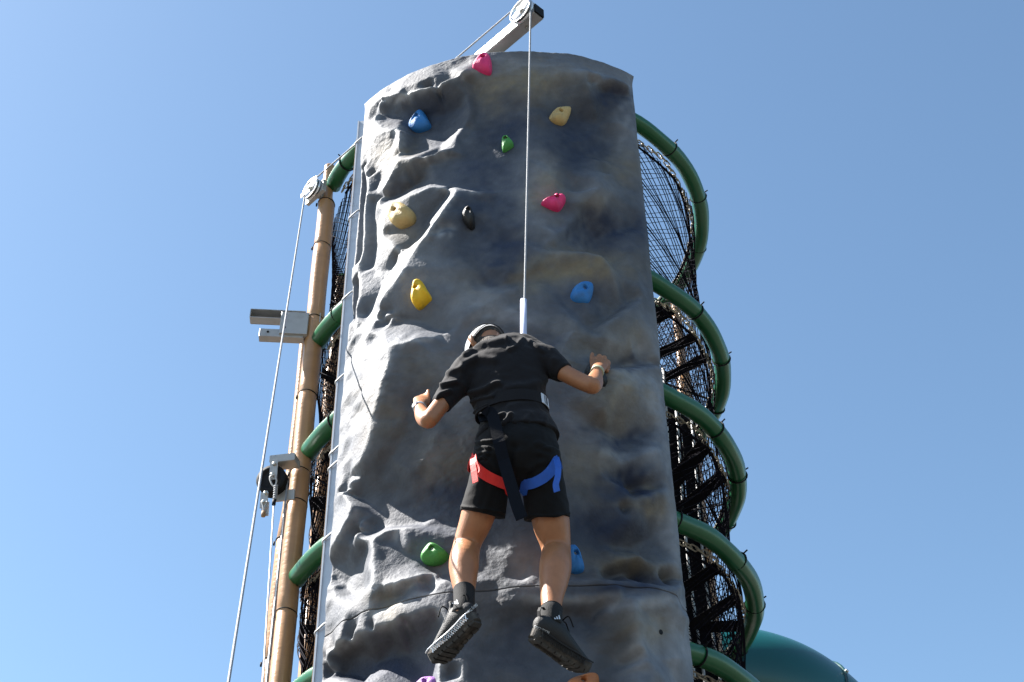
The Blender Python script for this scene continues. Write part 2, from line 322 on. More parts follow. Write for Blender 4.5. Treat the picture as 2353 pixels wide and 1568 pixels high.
T(4,(260,1250,1.4),(400,1248,.4)); T(4,(200,1422,3.8),(260,1342,3.8),(330,1302,3),(405,1266,1)); S(4,(130,1400,2.6),(100,1500,1.5),(260,1432,.8),(400,1450,-.8),(180,1250,2))
# --- left, fifth crop
T(5,(310,222,3.6),(270,262,3.6),(350,312,3.6),(400,390,3.7),(440,452,4),(430,520,4.2),(390,602,4.2),(300,762,4),(200,932,3.4),(150,1012,2.4),(140,1100,1.4))
S(5,(250,550,1),(200,700,.9),(280,450,1.6),(160,900,1)); T(5,(330,262,.6),(500,335,-1),(660,432,-1.8),(840,568,-2.2)); S(5,(540,558,1.8),(640,545,.6),(720,570,-.6)); T(5,(520,640,3.2),(512,690,3.6),(490,780,3.7),(462,850,3.7),(520,882,3.4),(600,902,3.2),(690,912,3.2),(760,862,3.4),(860,792,3.4),(970,757,3.2),(1150,752,2.6),(1300,737,2),(1380,742,0))
T(5,(505,840,0),(640,878,-1.6),(740,828,-2.2),(860,758,-2.2),(970,732,-2.2),(1150,730,-2.2),(1320,710,-2.2)); S(5,(600,650,.2),(700,750,-1.6),(600,830,-1.6),(560,740,.4))
S(5,(1000,300,-2),(1300,500,-2.6),(1700,500,-2),(900,650,-2.4),(700,300,-1),(1000,500,-2.4),(1700,700,-1.6),(1500,300,-1.6))
S(5,(300,900,2),(400,760,2.4),(250,1100,0),(350,1200,-1.8),(200,1250,-1.2),(400,1350,-2.4),(455,920,2.6),(480,1000,1.6),(560,1100,-.2),(420,1000,.8))
T(5,(692,915,3.4),(702,960,4.2),(722,1050,4.2),(742,1150,4.2),(742,1250,4.2),(742,1350,4.4),(722,1450,4.2),(702,1560,4.2)); T(5,(640,1000,.8),(645,1100,0),(570,1180,-1.8),(590,1300,-1.8),(610,1450,-1.8),(622,1560,-1.8))
S(5,(800,1000,3.2),(900,1150,2.4),(900,950,1.6),(1000,1060,1.8),(900,1300,3.2),(1000,1200,2.2),(820,1250,3.6),(900,850,2.4)); T(5,(1030,850,1.6),(1028,950,.8),(1060,1010,.8)); T(5,(1150,870,2.8),(1152,985,2.4))
T(5,(1180,1080,.4),(1360,1190,-.6),(1500,1290,-1.2),(1640,1390,-1.6)); T(5,(850,1505,4.8),(1000,1472,4.8),(1150,1442,4.4),(1280,1402,4),(1400,1362,3),(1550,1358,1.4)); S(5,(950,1380,3.4),(1100,1250,1.8),(1300,1280,1.4),(1150,1350,3))
S(5,(1300,900,1.8),(1500,1050,.6),(1700,1100,0),(1600,1250,-.8),(1700,850,1),(1400,800,1.8),(1300,1050,.8),(1100,1525,2.8),(1300,1480,2.2),(1500,1420,.4))
T(5,(180,1330,-1.2),(280,1440,-2.2),(380,1560,-2.6)); S(5,(120,1450,.2),(200,1500,.8))
# --- left, sixth crop
T(6,(250,80,-1),(350,200,-2.2),(450,310,-2.5),(560,390,-2.2),(650,400,-1),(702,340,-.6)); S(6,(500,200,-3),(560,80,-2.4),(200,300,1),(300,350,.6),(300,450,1),(330,400,.6),(250,600,.8),(400,500,2.2),(600,500,2.8),(650,620,3),(300,700,1.2),(270,880,.2),(180,500,1.4),(450,650,2.8))
T(6,(760,0,4.2),(800,100,4.2),(800,250,4.2),(790,400,4.2),(770,520,3.7),(730,620,3),(702,700,2.8)); S(6,(860,320,3),(950,300,3.2),(900,500,1.2),(1050,480,.6),(1000,620,2.2),(850,640,2.4),(1130,470,.2))
T(6,(850,280,4),(950,262,4.2),(1080,248,4.2),(1200,214,4.2),(1350,160,3.6),(1480,125,2.8),(1600,125,1.4),(1700,150,-.2)); S(6,(1300,300,1.2),(1100,420,.4),(1450,250,.8),(1600,250,.4),(1600,340,.4),(1250,400,.6)); T(6,(1720,160,-.8),(1820,140,-.4)); T(6,(1640,230,2),(1700,240,2.6),(1830,205,1.8)); S(6,(1640,320,2.6))
T(6,(1285,440,2.6),(1500,390,2.6),(1840,325,2.6)); T(6,(750,690,2.6),(1000,600,2.4),(1150,520,2.4),(1290,490,2.6))
T(6,(220,1120,2.4),(320,1020,3.2),(450,970,3.2),(650,880,3.2),(850,800,3.2),(1050,760,3.2),(1280,660,3.2),(1450,600,3.2),(1580,580,3.2),(1700,620,3.2))
S(6,(320,1120,.2),(600,1030,-1),(900,930,-1.6),(1300,820,-1.6),(1600,740,-.6),(500,1250,-3.2),(900,1300,-4.2),(1300,1200,-4.2),(1500,1000,-2.8),(700,1150,-2.6),(1100,1050,-3)); T(6,(168,1180,1.6),(168,1300,1.6),(232,1400,1.2)); S(6,(240,1250,-.8),(300,1380,-2))
T(6,(300,1450,-2.6),(450,1480,-3.8),(620,1490,-4.2),(750,1568,-4.2)); T(6,(200,1520,1.8),(400,1560,2.4),(500,1620,2.8),(640,1690,2.8)); T(6,(1680,700,-.8),(1670,900,-1.8),(1640,1050,-2.2),(1560,1500,-3.2),(1545,1600,-3.2)); T(6,(1790,622,3.2),(1762,750,3.2),(1722,900,2.8),(1700,1150,2.8),(1692,1420,2.8),(1690,1600,2.8))
T(6,(2000,1300,2.4),(1992,1568,2.8)); S(6,(1850,1500,-.4),(2100,800,.4),(2200,1000,0),(2331,1200,-.6),(1950,1000,.6),(2050,1150,1),(2200,1400,.6))
# --- lower right
T(7,(0,250,2.4),(60,210,2.6),(110,150,1.6)); S(7,(60,150,.2),(0,200,.2)); T(7,(0,300,2.4),(230,300,2.4),(650,235,2.4),(1100,270,2.4),(1500,340,2.3),(1800,400,2.2),(2000,370,2.2),(2060,250,2)); S(7,(700,170,-1),(1100,150,-2),(1500,200,-2.6),(1800,260,-2.2),(1950,200,-1),(1400,60,-1.6))
T(7,(0,420,2.6),(300,430,2.6),(650,450,2.6),(950,460,2.6),(1400,545,2.6),(1800,640,2.4),(2150,740,1.8)); S(7,(250,515,2.6),(600,508,2.6),(900,515,2.4),(100,650,-.6),(300,650,-.6),(800,650,-.8),(550,680,-.6)); T(7,(1005,500,1.6),(1000,620,-.6),(880,780,-1.2),(780,880,-1.2))
S(7,(1100,480,2.2),(1080,640,2.6)); T(7,(1360,600,3.2),(1400,900,3.2),(1420,1150,3.2),(1500,1400,3.2),(1650,1568,3.2)); S(7,(1500,720,2),(1800,900,1.6),(2100,820,1.6),(1650,1300,1.2),(2000,1300,1),(1900,1500,.8)); S(7,(1200,800,1.4),(1150,1000,.8),(1290,1080,.6),(1200,1300,-.4),(1400,1420,.2),(900,1200,-.6),(1000,1000,.4),(1000,1500,-.4))
T(7,(1120,640,2.2),(1250,570,1),(1400,490,1.6))
# --- right, in shade
S('D',(1250,560,.4),(1330,585,2),(1400,635,1.8),(1300,650,0),(1200,630,.4),(1380,690,-.8),(1240,600,1.8),(1380,540,-1.8),(1280,520,-1),(1150,560,-2.6),(1100,520,-1.2),(1130,640,-2.6),(1440,600,.2),(1460,520,-.4))
S('D',(1230,395,.0),(1270,440,.5),(1200,440,-.4),(1330,440,-.6),(1330,350,-1.6),(1400,400,.2),(1400,300,-1.2),(1430,260,.2),(1240,290,-1.2),(1150,300,-2),(1120,380,-1.5),(1180,360,-1.4),(1290,390,-.6),(1300,320,-1.4),(1360,400,.6))
S('D',(1200,170,1.4),(1130,200,.4),(1300,170,1.6),(1220,210,.8),(1250,250,-1.6),(1340,200,1),(1380,280,-1.6),(1170,240,-1.2),(1160,270,-2.2)); T('U',(620,360,1.8),(760,430,1.9),(950,490,2)); T('U',(640,330,.6),(800,390,.6),(960,450,.6)); T('U',(640,420,-.2),(780,490,-.4),(930,540,-.2))
T('U',(190,630,-1.6),(240,690,.2),(225,760,-.6)); S('U',(180,900,-.6),(250,1100,.7),(320,1220,.6),(215,930,-1.0),(300,1100,-.8),(370,1220,-.2)); S('U',(740,1060,.2),(680,1230,1.6),(600,1330,1.2),(800,1180,-.8),(850,1050,-.6),(560,1480,.6),(380,1490,.4),(720,1330,1.6),(700,1430,.8))
T('V',(1000,60,.6),(880,180,1.2),(740,330,1)); T('V',(1060,80,-.8),(950,200,-.8),(830,340,-1.2)); S('V',(600,200,.4),(350,200,.6),(650,320,-.4))
T('V',(480,380,.6),(650,430,1.8),(900,470,2.2),(1030,460,2.2),(1200,540,2.2),(1300,640,1.4)); T('V',(500,350,-.6),(680,400,-1),(900,430,-1.4),(1080,470,-1.6),(1300,500,-1.4)); T('V',(300,640,.6),(450,690,-.6),(700,640,-1),(850,690,-.2)); S('V',(600,560,1.2),(1000,600,1.2))
T('V',(0,780,-1.4),(100,850,.2),(250,830,1),(440,800,.8),(640,800,.8)); T('V',(60,760,-2.4),(200,790,-2),(430,760,-1.8),(650,740,-1.4)); S('V',(150,960,1.2),(250,1000,.6),(80,1060,-.6),(350,960,-.8),(520,960,.2))
T('V',(640,830,.8),(800,1000,1),(1000,1210,1)); T('V',(720,830,-.6),(860,980,-.8),(1020,1150,-.8)); T('V',(1250,1170,1.4),(1450,1030,1.4),(1600,900,1.2)); T('V',(1100,1190,-.6),(1300,1080,-.8),(1500,950,-.8)); S('V',(1100,1020,.2),(1000,1300,1.2),(1200,1300,1.8),(650,1150,.4),(700,1350,-.4),(900,1400,.6),(1550,1200,1.4),(1450,1400,.6),(1400,700,.4))
T('D',(1340,853,.2),(1400,862,2),(1450,850,1.8),(1510,848,1.2)); T('D',(1400,838,-.4),(1450,833,-1),(1500,836,-.8)); S('D',(1420,900,2.2),(1380,960,1.6),(1330,920,1),(1500,900,1.4),(1300,870,.8)); T('D',(1290,920,-.4),(1360,975,-1),(1440,1010,-1.2),(1490,990,-1)); S('D',(1300,970,1.2),(1330,1030,1.6),(1390,1050,1.8),(1430,1065,1),(1500,1040,1),(1480,950,.6))
S('D',(1380,1100,.6),(1340,1130,.4),(1450,1120,-2.2),(1420,1180,-2),(1350,1210,-1.4),(1440,1095,-.6)); T('D',(1420,1165,.6),(1470,1150,1.8),(1510,1135,1.8)); S('D',(1440,1205,.6),(1520,1190,.2),(1450,1255,-1.8),(1500,1235,-1.2),(1380,1250,-1),(1440,1290,1),(1500,1310,.8),(1380,1300,-.4),(1545,1300,.6),(1470,1280,1.4))
S('D',(1180,1260,.6),(1150,1330,1),(1130,1240,-1),(1230,1230,0),(1110,1130,-2),(1200,1000,1),(1150,900,.5),(1250,1100,0),(1180,1180,-.5))
CPa = [c for c in CP if abs(c[0]) < SM-.004 and .3 < c[1] < ZT-.012]
zz = 0.0
while zz <= ZT+.001:
    CPa += [(-SM, zz, .004), (SM, zz, .002), (SM-.05, min(zz+.02, ZT), .010+.006*float(vnoise(zz*4, 3.3)))]
    zz += .05
for s_ in np.linspace(-SM, SM, 60): CPa.append((float(s_), ZT, .012)); CPa.append((float(s_), 0.0, .0))
for _ in range(330):                    # the part of the wall below the picture
    s_ = random.uniform(-SM+.06, SM-.08); z_ = random.uniform(.1, 3.66)
    CPa.append((s_, z_, random.uniform(-.035, .045)))
pts2 = [Vector((c[0], c[1])) for c in CPa]
vo, _, fo, ov, _, _ = delaunay_2d_cdt(pts2, [], [], 0, 1e-5)
hv = np.array([max((CPa[i][2] for i in o_), key=abs) if o_ else 0.0 for o_ in ov]); pv = np.array([(v.x, v.y) for v in vo])
DS = .005
gs = np.linspace(-SM, SM, int(2*SM/DS)+1); gz = np.linspace(0, ZT, int(ZT/DS)+1)
HG = np.zeros((len(gz), len(gs)))
for tri in fo:
    A, B, C_ = pv[tri[0]], pv[tri[1]], pv[tri[2]]
    i0 = max(int((min(A[0],B[0],C_[0])+SM)/(gs[1]-gs[0])), 0); i1 = min(int((max(A[0],B[0],C_[0])+SM)/(gs[1]-gs[0]))+2, len(gs))
    j0 = max(int(min(A[1],B[1],C_[1])/(gz[1]-gz[0])), 0); j1 = min(int(max(A[1],B[1],C_[1])/(gz[1]-gz[0]))+2, len(gz))
    den = (B[1]-C_[1])*(A[0]-C_[0])+(C_[0]-B[0])*(A[1]-C_[1])
    if abs(den) < 1e-12: continue
    X, Y = np.meshgrid(gs[i0:i1], gz[j0:j1])
    l1 = ((B[1]-C_[1])*(X-C_[0])+(C_[0]-B[0])*(Y-C_[1]))/den; l2 = ((C_[1]-A[1])*(X-C_[0])+(A[0]-C_[0])*(Y-C_[1]))/den
    ok = (l1 >= -1e-6) & (l2 >= -1e-6) & (l1+l2 <= 1+1e-6)
    hh = l1*hv[tri[0]]+l2*hv[tri[1]]+(1-l1-l2)*hv[tri[2]]
    HG[j0:j1, i0:i1][ok] = hh[ok]
def blur(a, sig):
    r = int(3*sig)+1; k = np.exp(-.5*(np.arange(-r, r+1)/sig)**2); k /= k.sum()
    p = np.pad(a, r, mode='edge'); p = sum(k[i]*p[:, i:i+a.shape[1]] for i in range(2*r+1))
    return sum(k[i]*p[i:i+a.shape[0]] for i in range(2*r+1))
SG, ZG = np.meshgrid(gs, gz)
soft = blur(HG, 2.0); crisp = blur(HG, 1.0); vsoft = blur(HG, 2.6); mk = np.zeros_like(HG)
for s_, z_, h_ in LP_:
    i_ = int(round((s_+SM)/(gs[1]-gs[0]))); j_ = int(round(z_/(gz[1]-gz[0])))
    if 0 <= i_ < len(gs) and 0 <= j_ < len(gz): mk[j_, i_] = 1
mk = np.clip(blur(mk, 2.6)*9, 0, 1)
crest = np.zeros_like(HG)                # proud edges coloured paler, standing in for sunlight on them
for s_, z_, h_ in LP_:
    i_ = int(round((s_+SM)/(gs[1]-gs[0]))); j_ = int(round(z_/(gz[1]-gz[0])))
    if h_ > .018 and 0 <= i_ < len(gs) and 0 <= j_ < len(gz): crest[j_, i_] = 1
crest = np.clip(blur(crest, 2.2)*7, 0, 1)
wsm = np.clip((SG-.0)/.25, 0, 1)         # the right half was trowelled smoother
HG = (crisp*mk+soft*(1-mk))*(1-wsm)+vsoft*wsm
HG *= 1+1.6*np.clip((SG-.28)/.2, 0, 1)-.25*np.exp(-((SG-.10)/.13)**2)*(ZG > 4.6)
rg_ = np.clip((SG-.12)/.2, 0, 1)+np.clip((4.6-ZG)/.3, 0, 1)*np.clip((SG+.1)/.2, 0, 1)*.7
wx = SG+.10*vnoise(SG*3, ZG*3, 51); wz = ZG+.12*vnoise(SG*3, ZG*3, 52)
HG += np.clip(rg_, 0, 1)*np.clip((ZT-.06-ZG)/.2, 0, 1)*np.clip((SM-.03-SG)/.08, 0, 1)*(.040*vnoise(wx*4.5+wz*1.5, wz*3.6, 53)+.060*(.25-np.abs(vnoise(wx*5.0-wz*2.2, wz*4.0+wx*1.5, 54)))+.005*vnoise(wx*11, wz*9, 55))
HG += .0045*vnoise(SG*9, ZG*9, 1)+.0020*vnoise(SG*24, ZG*21, 2)+.0011*vnoise(SG*60, ZG*48, 3)+.0005*vnoise(SG*130, ZG*90, 4)
rough_patch = np.clip(vnoise(SG*3.1, ZG*2.7, 6)*3, 0, 1)
HG += rough_patch*.0030*vnoise(SG*45+3*vnoise(SG*8, ZG*8, 8), ZG*70, 5)
edge = np.minimum.reduce([SM-np.abs(SG), ZT-ZG]); HG -= .012*np.clip(1-edge/.012, 0, 1)**2
def Hs(s, z):
    x = (np.clip(s, -SM, SM)+SM)/(gs[1]-gs[0]); y = np.clip(z, 0, ZT-1e-4)/(gz[1]-gz[0])
    i = np.minimum(np.asarray(x).astype(int), len(gs)-2); j = np.minimum(np.asarray(y).astype(int), len(gz)-2); fx = x-i; fy = y-j
    return (HG[j,i]*(1-fx)+HG[j,i+1]*fx)*(1-fy)+(HG[j+1,i]*(1-fx)+HG[j+1,i+1]*fx)*fy
def wpos(s, z, h):
    d = wdir(np.asarray(s, float)/RC); r = RC+np.asarray(h, float)
    return np.concatenate([WC+d*r[..., None], np.asarray(z, float)[..., None]], -1)
def wall_at(x, y, lift=0.0):            # the wall's surface point and normal seen at a pixel
    h = lift
    for _ in range(5):
        r = onwall(x, y, h)
        if r is None: return None
        h = float(Hs(r[0], r[1]))+lift
    s, z = r; e = .03
    p = wpos(np.array(s), np.array(z), np.array(h))
    a = wpos(np.array(s+e), np.array(z), np.array(Hs(s+e, z)+lift))-wpos(np.array(s-e), np.array(z), np.array(Hs(s-e, z)+lift))
    b = wpos(np.array(s), np.array(z+e), np.array(Hs(s, z+e)+lift))-wpos(np.array(s), np.array(z-e), np.array(Hs(s, z-e)+lift))
    n = np.cross(a, b); n /= np.linalg.norm(n)
    return p, n
# airbrushed paint patches of the wall: tan, brown and dark blue
TAN = [(1190,195,95,32,.9),(1130,215,32,42,.7),(1330,612,95,34,1.0),(1240,640,60,25,.6),(1250,430,40,40,.8),(1485,1150,50,30,1.0),(1420,895,65,45,.7),(1400,960,60,45,.5),(1345,1070,60,60,.55),(1440,1300,85,24,.6),(1470,1450,55,40,.6),(905,350,45,30,.5),(930,560,50,40,.35),(1090,650,60,40,.35),(1010,860,70,40,.4),(880,960,40,60,.5),(1040,1070,90,50,.6),(1100,990,60,50,.35),(890,1390,30,30,.6),(1310,800,60,50,.4),(1440,780,60,50,.4),(1370,470,40,30,.4),(1440,380,40,40,.5),(1330,1010,60,40,.3),(1560,1130,30,40,.4)]
BRN = [(1000,880,70,45,.7),(900,1000,70,70,.5),(1090,730,50,20,.4),(1130,735,60,30,.5),(830,1500,110,35,.9),(1290,1393,60,14,.9),(1110,1390,60,20,.8),(1120,800,70,40,.6),(1050,1100,60,50,.5),(1240,260,70,20,.5),(1380,250,60,30,.5),(1440,1320,80,16,.5),(940,400,60,30,.3),(1420,1490,50,60,.4)]
BLU = [(1000,270,70,60,.55),(1380,530,85,45,.9),(1150,570,75,60,.8),(1110,470,60,40,.6),(1450,1110,75,40,1.0),(1390,1210,75,45,.9),(1430,1345,95,18,1.0),(1320,320,60,60,.7),(1400,225,50,20,.9),(880,1545,90,40,.8),(1060,1150,100,40,.7),(1110,400,80,35,.7),(1440,1010,65,16,.8),(1180,300,60,50,.7),(1340,690,60,30,.6),(950,1100,40,40,.3),(1270,800,50,40,.6),(1130,640,50,30,.7),(1360,980,50,16,.6),(1460,835,60,12,.7),(970,660,60,50,.25),(1000,1230,60,40,.4),(1200,1470,60,60,.4),(1330,1420,50,40,.4),(900,440,30,40,.3),(1060,560,50,70,.4)]
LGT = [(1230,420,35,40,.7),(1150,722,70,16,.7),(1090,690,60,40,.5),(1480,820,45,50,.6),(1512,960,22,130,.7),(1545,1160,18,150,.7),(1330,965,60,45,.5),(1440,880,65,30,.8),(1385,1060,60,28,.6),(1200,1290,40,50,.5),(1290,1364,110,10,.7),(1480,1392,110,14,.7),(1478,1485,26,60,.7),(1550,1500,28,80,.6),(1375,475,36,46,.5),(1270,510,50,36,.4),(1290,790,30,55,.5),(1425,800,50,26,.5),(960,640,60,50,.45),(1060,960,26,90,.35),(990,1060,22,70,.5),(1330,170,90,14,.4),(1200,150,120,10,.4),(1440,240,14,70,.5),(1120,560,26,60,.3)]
DRK = [(1010,250,75,60,.8),(1130,300,60,70,.8),(1350,260,90,60,.75),(1330,350,90,60,.7),(1120,520,70,70,.8),(1150,600,60,60,.8),(940,300,40,40,.5),(930,420,50,40,.45),(960,940,90,80,.55),(900,1110,70,50,.7),(1020,1150,120,50,.8),(1100,1060,70,60,.5),(830,1530,100,50,.8),(930,1480,110,50,.6),(1240,1420,120,50,.6),(1150,1500,80,60,.5),(1400,1480,50,60,.6),(1180,760,80,40,.6),(1120,830,60,50,.7),(1300,470,60,40,.5),(1400,470,60,50,.6),(850,1280,40,50,.5),(1000,1210,60,30,.5),(1350,860,60,40,.4),(1420,1230,110,60,.7),(1380,1120,80,50,.5),(880,1300,30,40,.4),(1120,1250,40,60,.6),(1320,760,90,60,.4),(1480,600,40,90,.5),(1440,450,40,80,.5)]  # dark airbrush in the hollows, with shade of the facets painted in
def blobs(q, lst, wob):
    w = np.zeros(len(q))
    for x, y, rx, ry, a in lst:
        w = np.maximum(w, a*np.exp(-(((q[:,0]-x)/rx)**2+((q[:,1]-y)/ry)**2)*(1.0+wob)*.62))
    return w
def build_panel(name, z0, z1, parent, sub=1):
    js = np.where((gz >= z0) & (gz <= z1))[0]
    zs = [z for z in gz[js]]
    if z0 < .1: zs = [z for z in zs if z > 3.5 or int(round(z/DS)) % 4 == 0]
    zs = np.array(sorted(set([z0]+zs+[z1]))); ss = gs
    S_, Z_ = np.meshgrid(ss, zs); H_ = Hs(S_, Z_)
    V = wpos(S_, Z_, H_)
    # rim and side returns: extra rows and columns folded back behind the face
    def fold(V, H_, Z_, S_, dr, dz=0.0): return wpos(S_, Z_+dz, H_*0-dr)
    top = fold(V[-1], H_[-1], Z_[-1], S_[-1], .055); bot = fold(V[0], H_[0], Z_[0], S_[0], .055)
    V = np.concatenate([bot[None], V, top[None]], 0); nz, ns = V.shape[:2]
    S2 = np.concatenate([S_[:1], S_, S_[-1:]]); Z2 = np.concatenate([Z_[:1], Z_, Z_[-1:]])
    lft = wpos(S2[:,0], Z2[:,0], S2[:,0]*0-.060)[:, None]; rgt = wpos(S2[:,-1], Z2[:,0], S2[:,0]*0-.085)[:, None]
    V = np.concatenate([lft, V, rgt], 1); nz, ns = V.shape[:2]
    Vf = V.reshape(-1, 3)
    idx = np.arange(nz*ns).reshape(nz, ns)
    F = np.stack([idx[:-1,:-1], idx[:-1,1:], idx[1:,1:], idx[1:,:-1]], -1).reshape(-1, 4)
    me = bpy.data.meshes.new(name); me.vertices.add(len(Vf)); me.vertices.foreach_set('co', Vf.ravel())
    me.loops.add(F.size); me.loops.foreach_set('vertex_index', F.ravel().astype(np.int32))
    me.polygons.add(len(F)); me.polygons.foreach_set('loop_start', (np.arange(len(F))*4).astype(np.int32))
    try: me.polygons.foreach_set('loop_total', np.full(len(F), 4, np.int32))
    except Exception: pass
    me.update(calc_edges=True); me.validate()
    q = proj(Vf); xs, ys = Vf[:,0]*5+Vf[:,1]*3, Vf[:,2]*5
    q = q+np.stack([30*vnoise(xs*1.5, ys*1.5, 11)+14*vnoise(xs*5, ys*5, 12), 26*vnoise(xs*1.5, ys*1.5, 13)+12*vnoise(xs*5, ys*5, 14)], -1)*1.3
    wob = .8*vnoise(xs*3, ys*3, 15)
    c = np.ones((len(Vf), 3))*np.array([.116,.122,.138])
    c *= (1+.30*vnoise(xs*.9, ys*.9, 16)+.12*vnoise(xs*4, ys*4, 17))[:, None]
    low = np.clip((3.75-Vf[:,2])/.2, 0, 1)
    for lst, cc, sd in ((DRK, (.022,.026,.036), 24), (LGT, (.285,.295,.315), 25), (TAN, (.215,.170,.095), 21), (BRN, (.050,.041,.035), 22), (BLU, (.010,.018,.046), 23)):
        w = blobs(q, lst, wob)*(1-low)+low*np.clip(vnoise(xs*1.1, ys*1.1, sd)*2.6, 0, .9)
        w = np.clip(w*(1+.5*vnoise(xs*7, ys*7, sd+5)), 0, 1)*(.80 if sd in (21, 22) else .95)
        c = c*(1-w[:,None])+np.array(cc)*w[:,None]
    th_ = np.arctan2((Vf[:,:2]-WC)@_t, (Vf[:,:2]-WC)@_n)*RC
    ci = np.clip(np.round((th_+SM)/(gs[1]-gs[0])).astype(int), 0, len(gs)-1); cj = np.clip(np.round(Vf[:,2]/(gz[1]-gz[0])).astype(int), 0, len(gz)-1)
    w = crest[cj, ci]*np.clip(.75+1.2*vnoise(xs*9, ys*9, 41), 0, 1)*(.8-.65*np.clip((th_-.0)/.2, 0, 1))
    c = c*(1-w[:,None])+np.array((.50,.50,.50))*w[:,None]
    rgba = np.concatenate([c, np.ones((len(c),1))], 1).astype(np.float32)
    at = me.color_attributes.new('paint', 'FLOAT_COLOR', 'POINT'); at.data.foreach_set('color', rgba.ravel())
    me.polygons.foreach_set('use_smooth', [True]*len(me.polygons))
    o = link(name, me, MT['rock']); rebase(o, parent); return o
wall = empty('climbing_wall', (WC[0], WC[1]+.3, 0))
tag(wall, 'tall grey artificial rock climbing wall with sharp ledges and a curved horizontal seam', 'climbing wall')
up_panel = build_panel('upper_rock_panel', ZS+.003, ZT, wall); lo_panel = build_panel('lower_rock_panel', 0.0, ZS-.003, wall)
# dark backing behind the seam, so that the joint reads as a groove
b = MB(); th = np.linspace(-THM*.985, THM*.985, 40)
for r in (-.02,):
    ring = [[*(WC+wdir(np.array(t))*(RC+r)), z] for z in (ZS-.05, ZS+.05) for t in th]
b.add(ring, [(i, i+1, 41+i, 40+i) for i in range(39)])
b.build('seam_backing', MT['black'], wall)
# bolt holes without holds
for x, y in ((7, 0),):
    p, n = wall_at(*px(7, 1840, 900), 0)
    h = MB(); h.disc(p, n, [(.010, -.004), (.010, .0015), (.006, .0015)], 12); h.build('bolt_hole', MT['black'], wall)
# side flange on the left: angle strip with plywood edge and cable ties
el = wpos(np.array(-SM), np.array(0.0), np.array(-.03)); fd = np.array([-.975, .22, 0]); fn = np.array([-.22, -.975, 0])
FWd = .050
f = MB(); f.box((el[0]+fd[0]*FWd*.5, el[1]+fd[1]*FWd*.5, 3.71), fd, fn, (0,0,1), FWd*.5, .002, 3.69); f.build('flange_strip', MT['flange'], wall)
f = MB(); f.box((el[0]+fd[0]*(FWd+.0035), el[1]+fd[1]*(FWd+.0035), 3.71), fd, fn, (0,0,1), .0035, .008, 3.69); f.build('flange_lip', MT['flange'], wall)
f = MB(); f.box((el[0]+fd[0]*(FWd+.010)-fn[0]*.02, el[1]+fd[1]*(FWd+.010)-fn[1]*.02, 3.66), fd, fn, (0,0,1), .0065, .009, 3.62); f.build('plywood_edge', MT['ply'], wall)
tie = None
for k, yy in enumerate((322, 493, 680, 868, 1034, 1068, 1233, 1442)):
    xx = 838-(yy-245)*.0779-12
    z_ = P(xx, yy, el[1])[2]
    if tie is None:
        t_ = MB(); c0 = np.array([el[0]+fd[0]*FWd*.5, el[1]+fd[1]*FWd*.5, z_])
        pts = [c0-fd*FWd*.52+fn*.012+np.array((0,0,.022)), c0-fd*FWd*.2+fn*.016+np.array((0,0,.014)), c0+fd*FWd*.35+fn*.012+np.array((0,0,-.006)), c0+fd*FWd*.75+fn*.004+np.array((0,0,-.018)), c0+fd*FWd*.85-fn*.02+np.array((0,0,-.022))]
        t_.tube(catmull(pts, 4), .0042, 6); tie = t_.build('cable_tie', MT['tie'], wall, True); tz = z_
    else:
        c = tie.copy(); col.objects.link(c); c.location = (0, 0, z_-tz)
    
# ---------------------------------------------------------------- climbing holds
def hold(color, f, outline, bolt, label, depth=.040, dimples=()):
    q = catmull([px(f, *p) for p in outline], 5, True)
    w = wall_at(*px(f, *bolt), .0); cyl = np.array([*( (w[0][:2]-WC)/np.linalg.norm(w[0][:2]-WC)), 0.0])
    n = w[1]*.45+cyl*.55; n /= np.linalg.norm(n)
    cq = q.mean(0); pc0 = wall_at(cq[0], cq[1], 0.0)[0]; o0 = pc0+n*(max(0.0, (w[0]-pc0)@n)*.5+.016)
    pts = []
    for x, y in q:
        d = ray(x, y); pts.append(CAM+d*(((o0-CAM)@n)/(d@n)))
    pts = np.array(pts); c = pts.mean(0); flat = pts
    d = ray(*px(f, *bolt)); bp = CAM+d*(((o0-CAM)@n)/(d@n)); bp = bp*.72+c*.28
    N = len(pts); V = []
    prof = [(1.03,-1.3),(1.04,-.35),(1.015,.0),(.96,.28),(.87,.50),(.73,.68),(.55,.78),(.36,.80)]
    for sc, h in prof:
        cc = c*(1-(1-sc))+bp*(1-sc) if sc < 1 else c
        ctr = bp if sc < 1 else c
        for i in range(N):
            p_ = ctr+(flat[i]-ctr)*sc
            hh = h*depth*(1+.10*math.sin(3*i*2*math.pi/N+len(label)))
            V.append(p_+n*hh)
    r0 = .0100                      # round bolt pocket
    a = np.cross(n, (0,0,1.0)); a /= np.linalg.norm(a); b = np.cross(n, a)
    ang = [math.atan2((flat[i]-bp)@b, (flat[i]-bp)@a) for i in range(N)]
    for rr, h in ((r0*1.35,.79),(r0,.7),(r0*.92,.2)):
        for i in range(N): V.append(bp+(math.cos(ang[i])*a+math.sin(ang[i])*b)*rr+n*depth*h)
    R_ = len(prof)+3
    F = [(r*N+i, r*N+(i+1)%N, (r+1)*N+(i+1)%N, (r+1)*N+i) for r in range(R_-1) for i in range(N)]
    F.append(tuple(range((R_-1)*N, R_*N))); F.append(tuple(range(N))[::-1])
    root = empty('climbing_hold', c); tag(root, label, 'climbing hold', 'resin holds bolted to the wall')
    m = MB(); m.add(V, F); m.build('grip', MT['h_'+color], root, True)
    m = MB(); m.disc(bp+n*depth*.2, n, [(.0085,-.004),(.0085,.006),(.006,.0085),(.004,.0085),(.0038,.004)], 10)
    m.build('bolt', MT['bolt'], root, False)
    return root
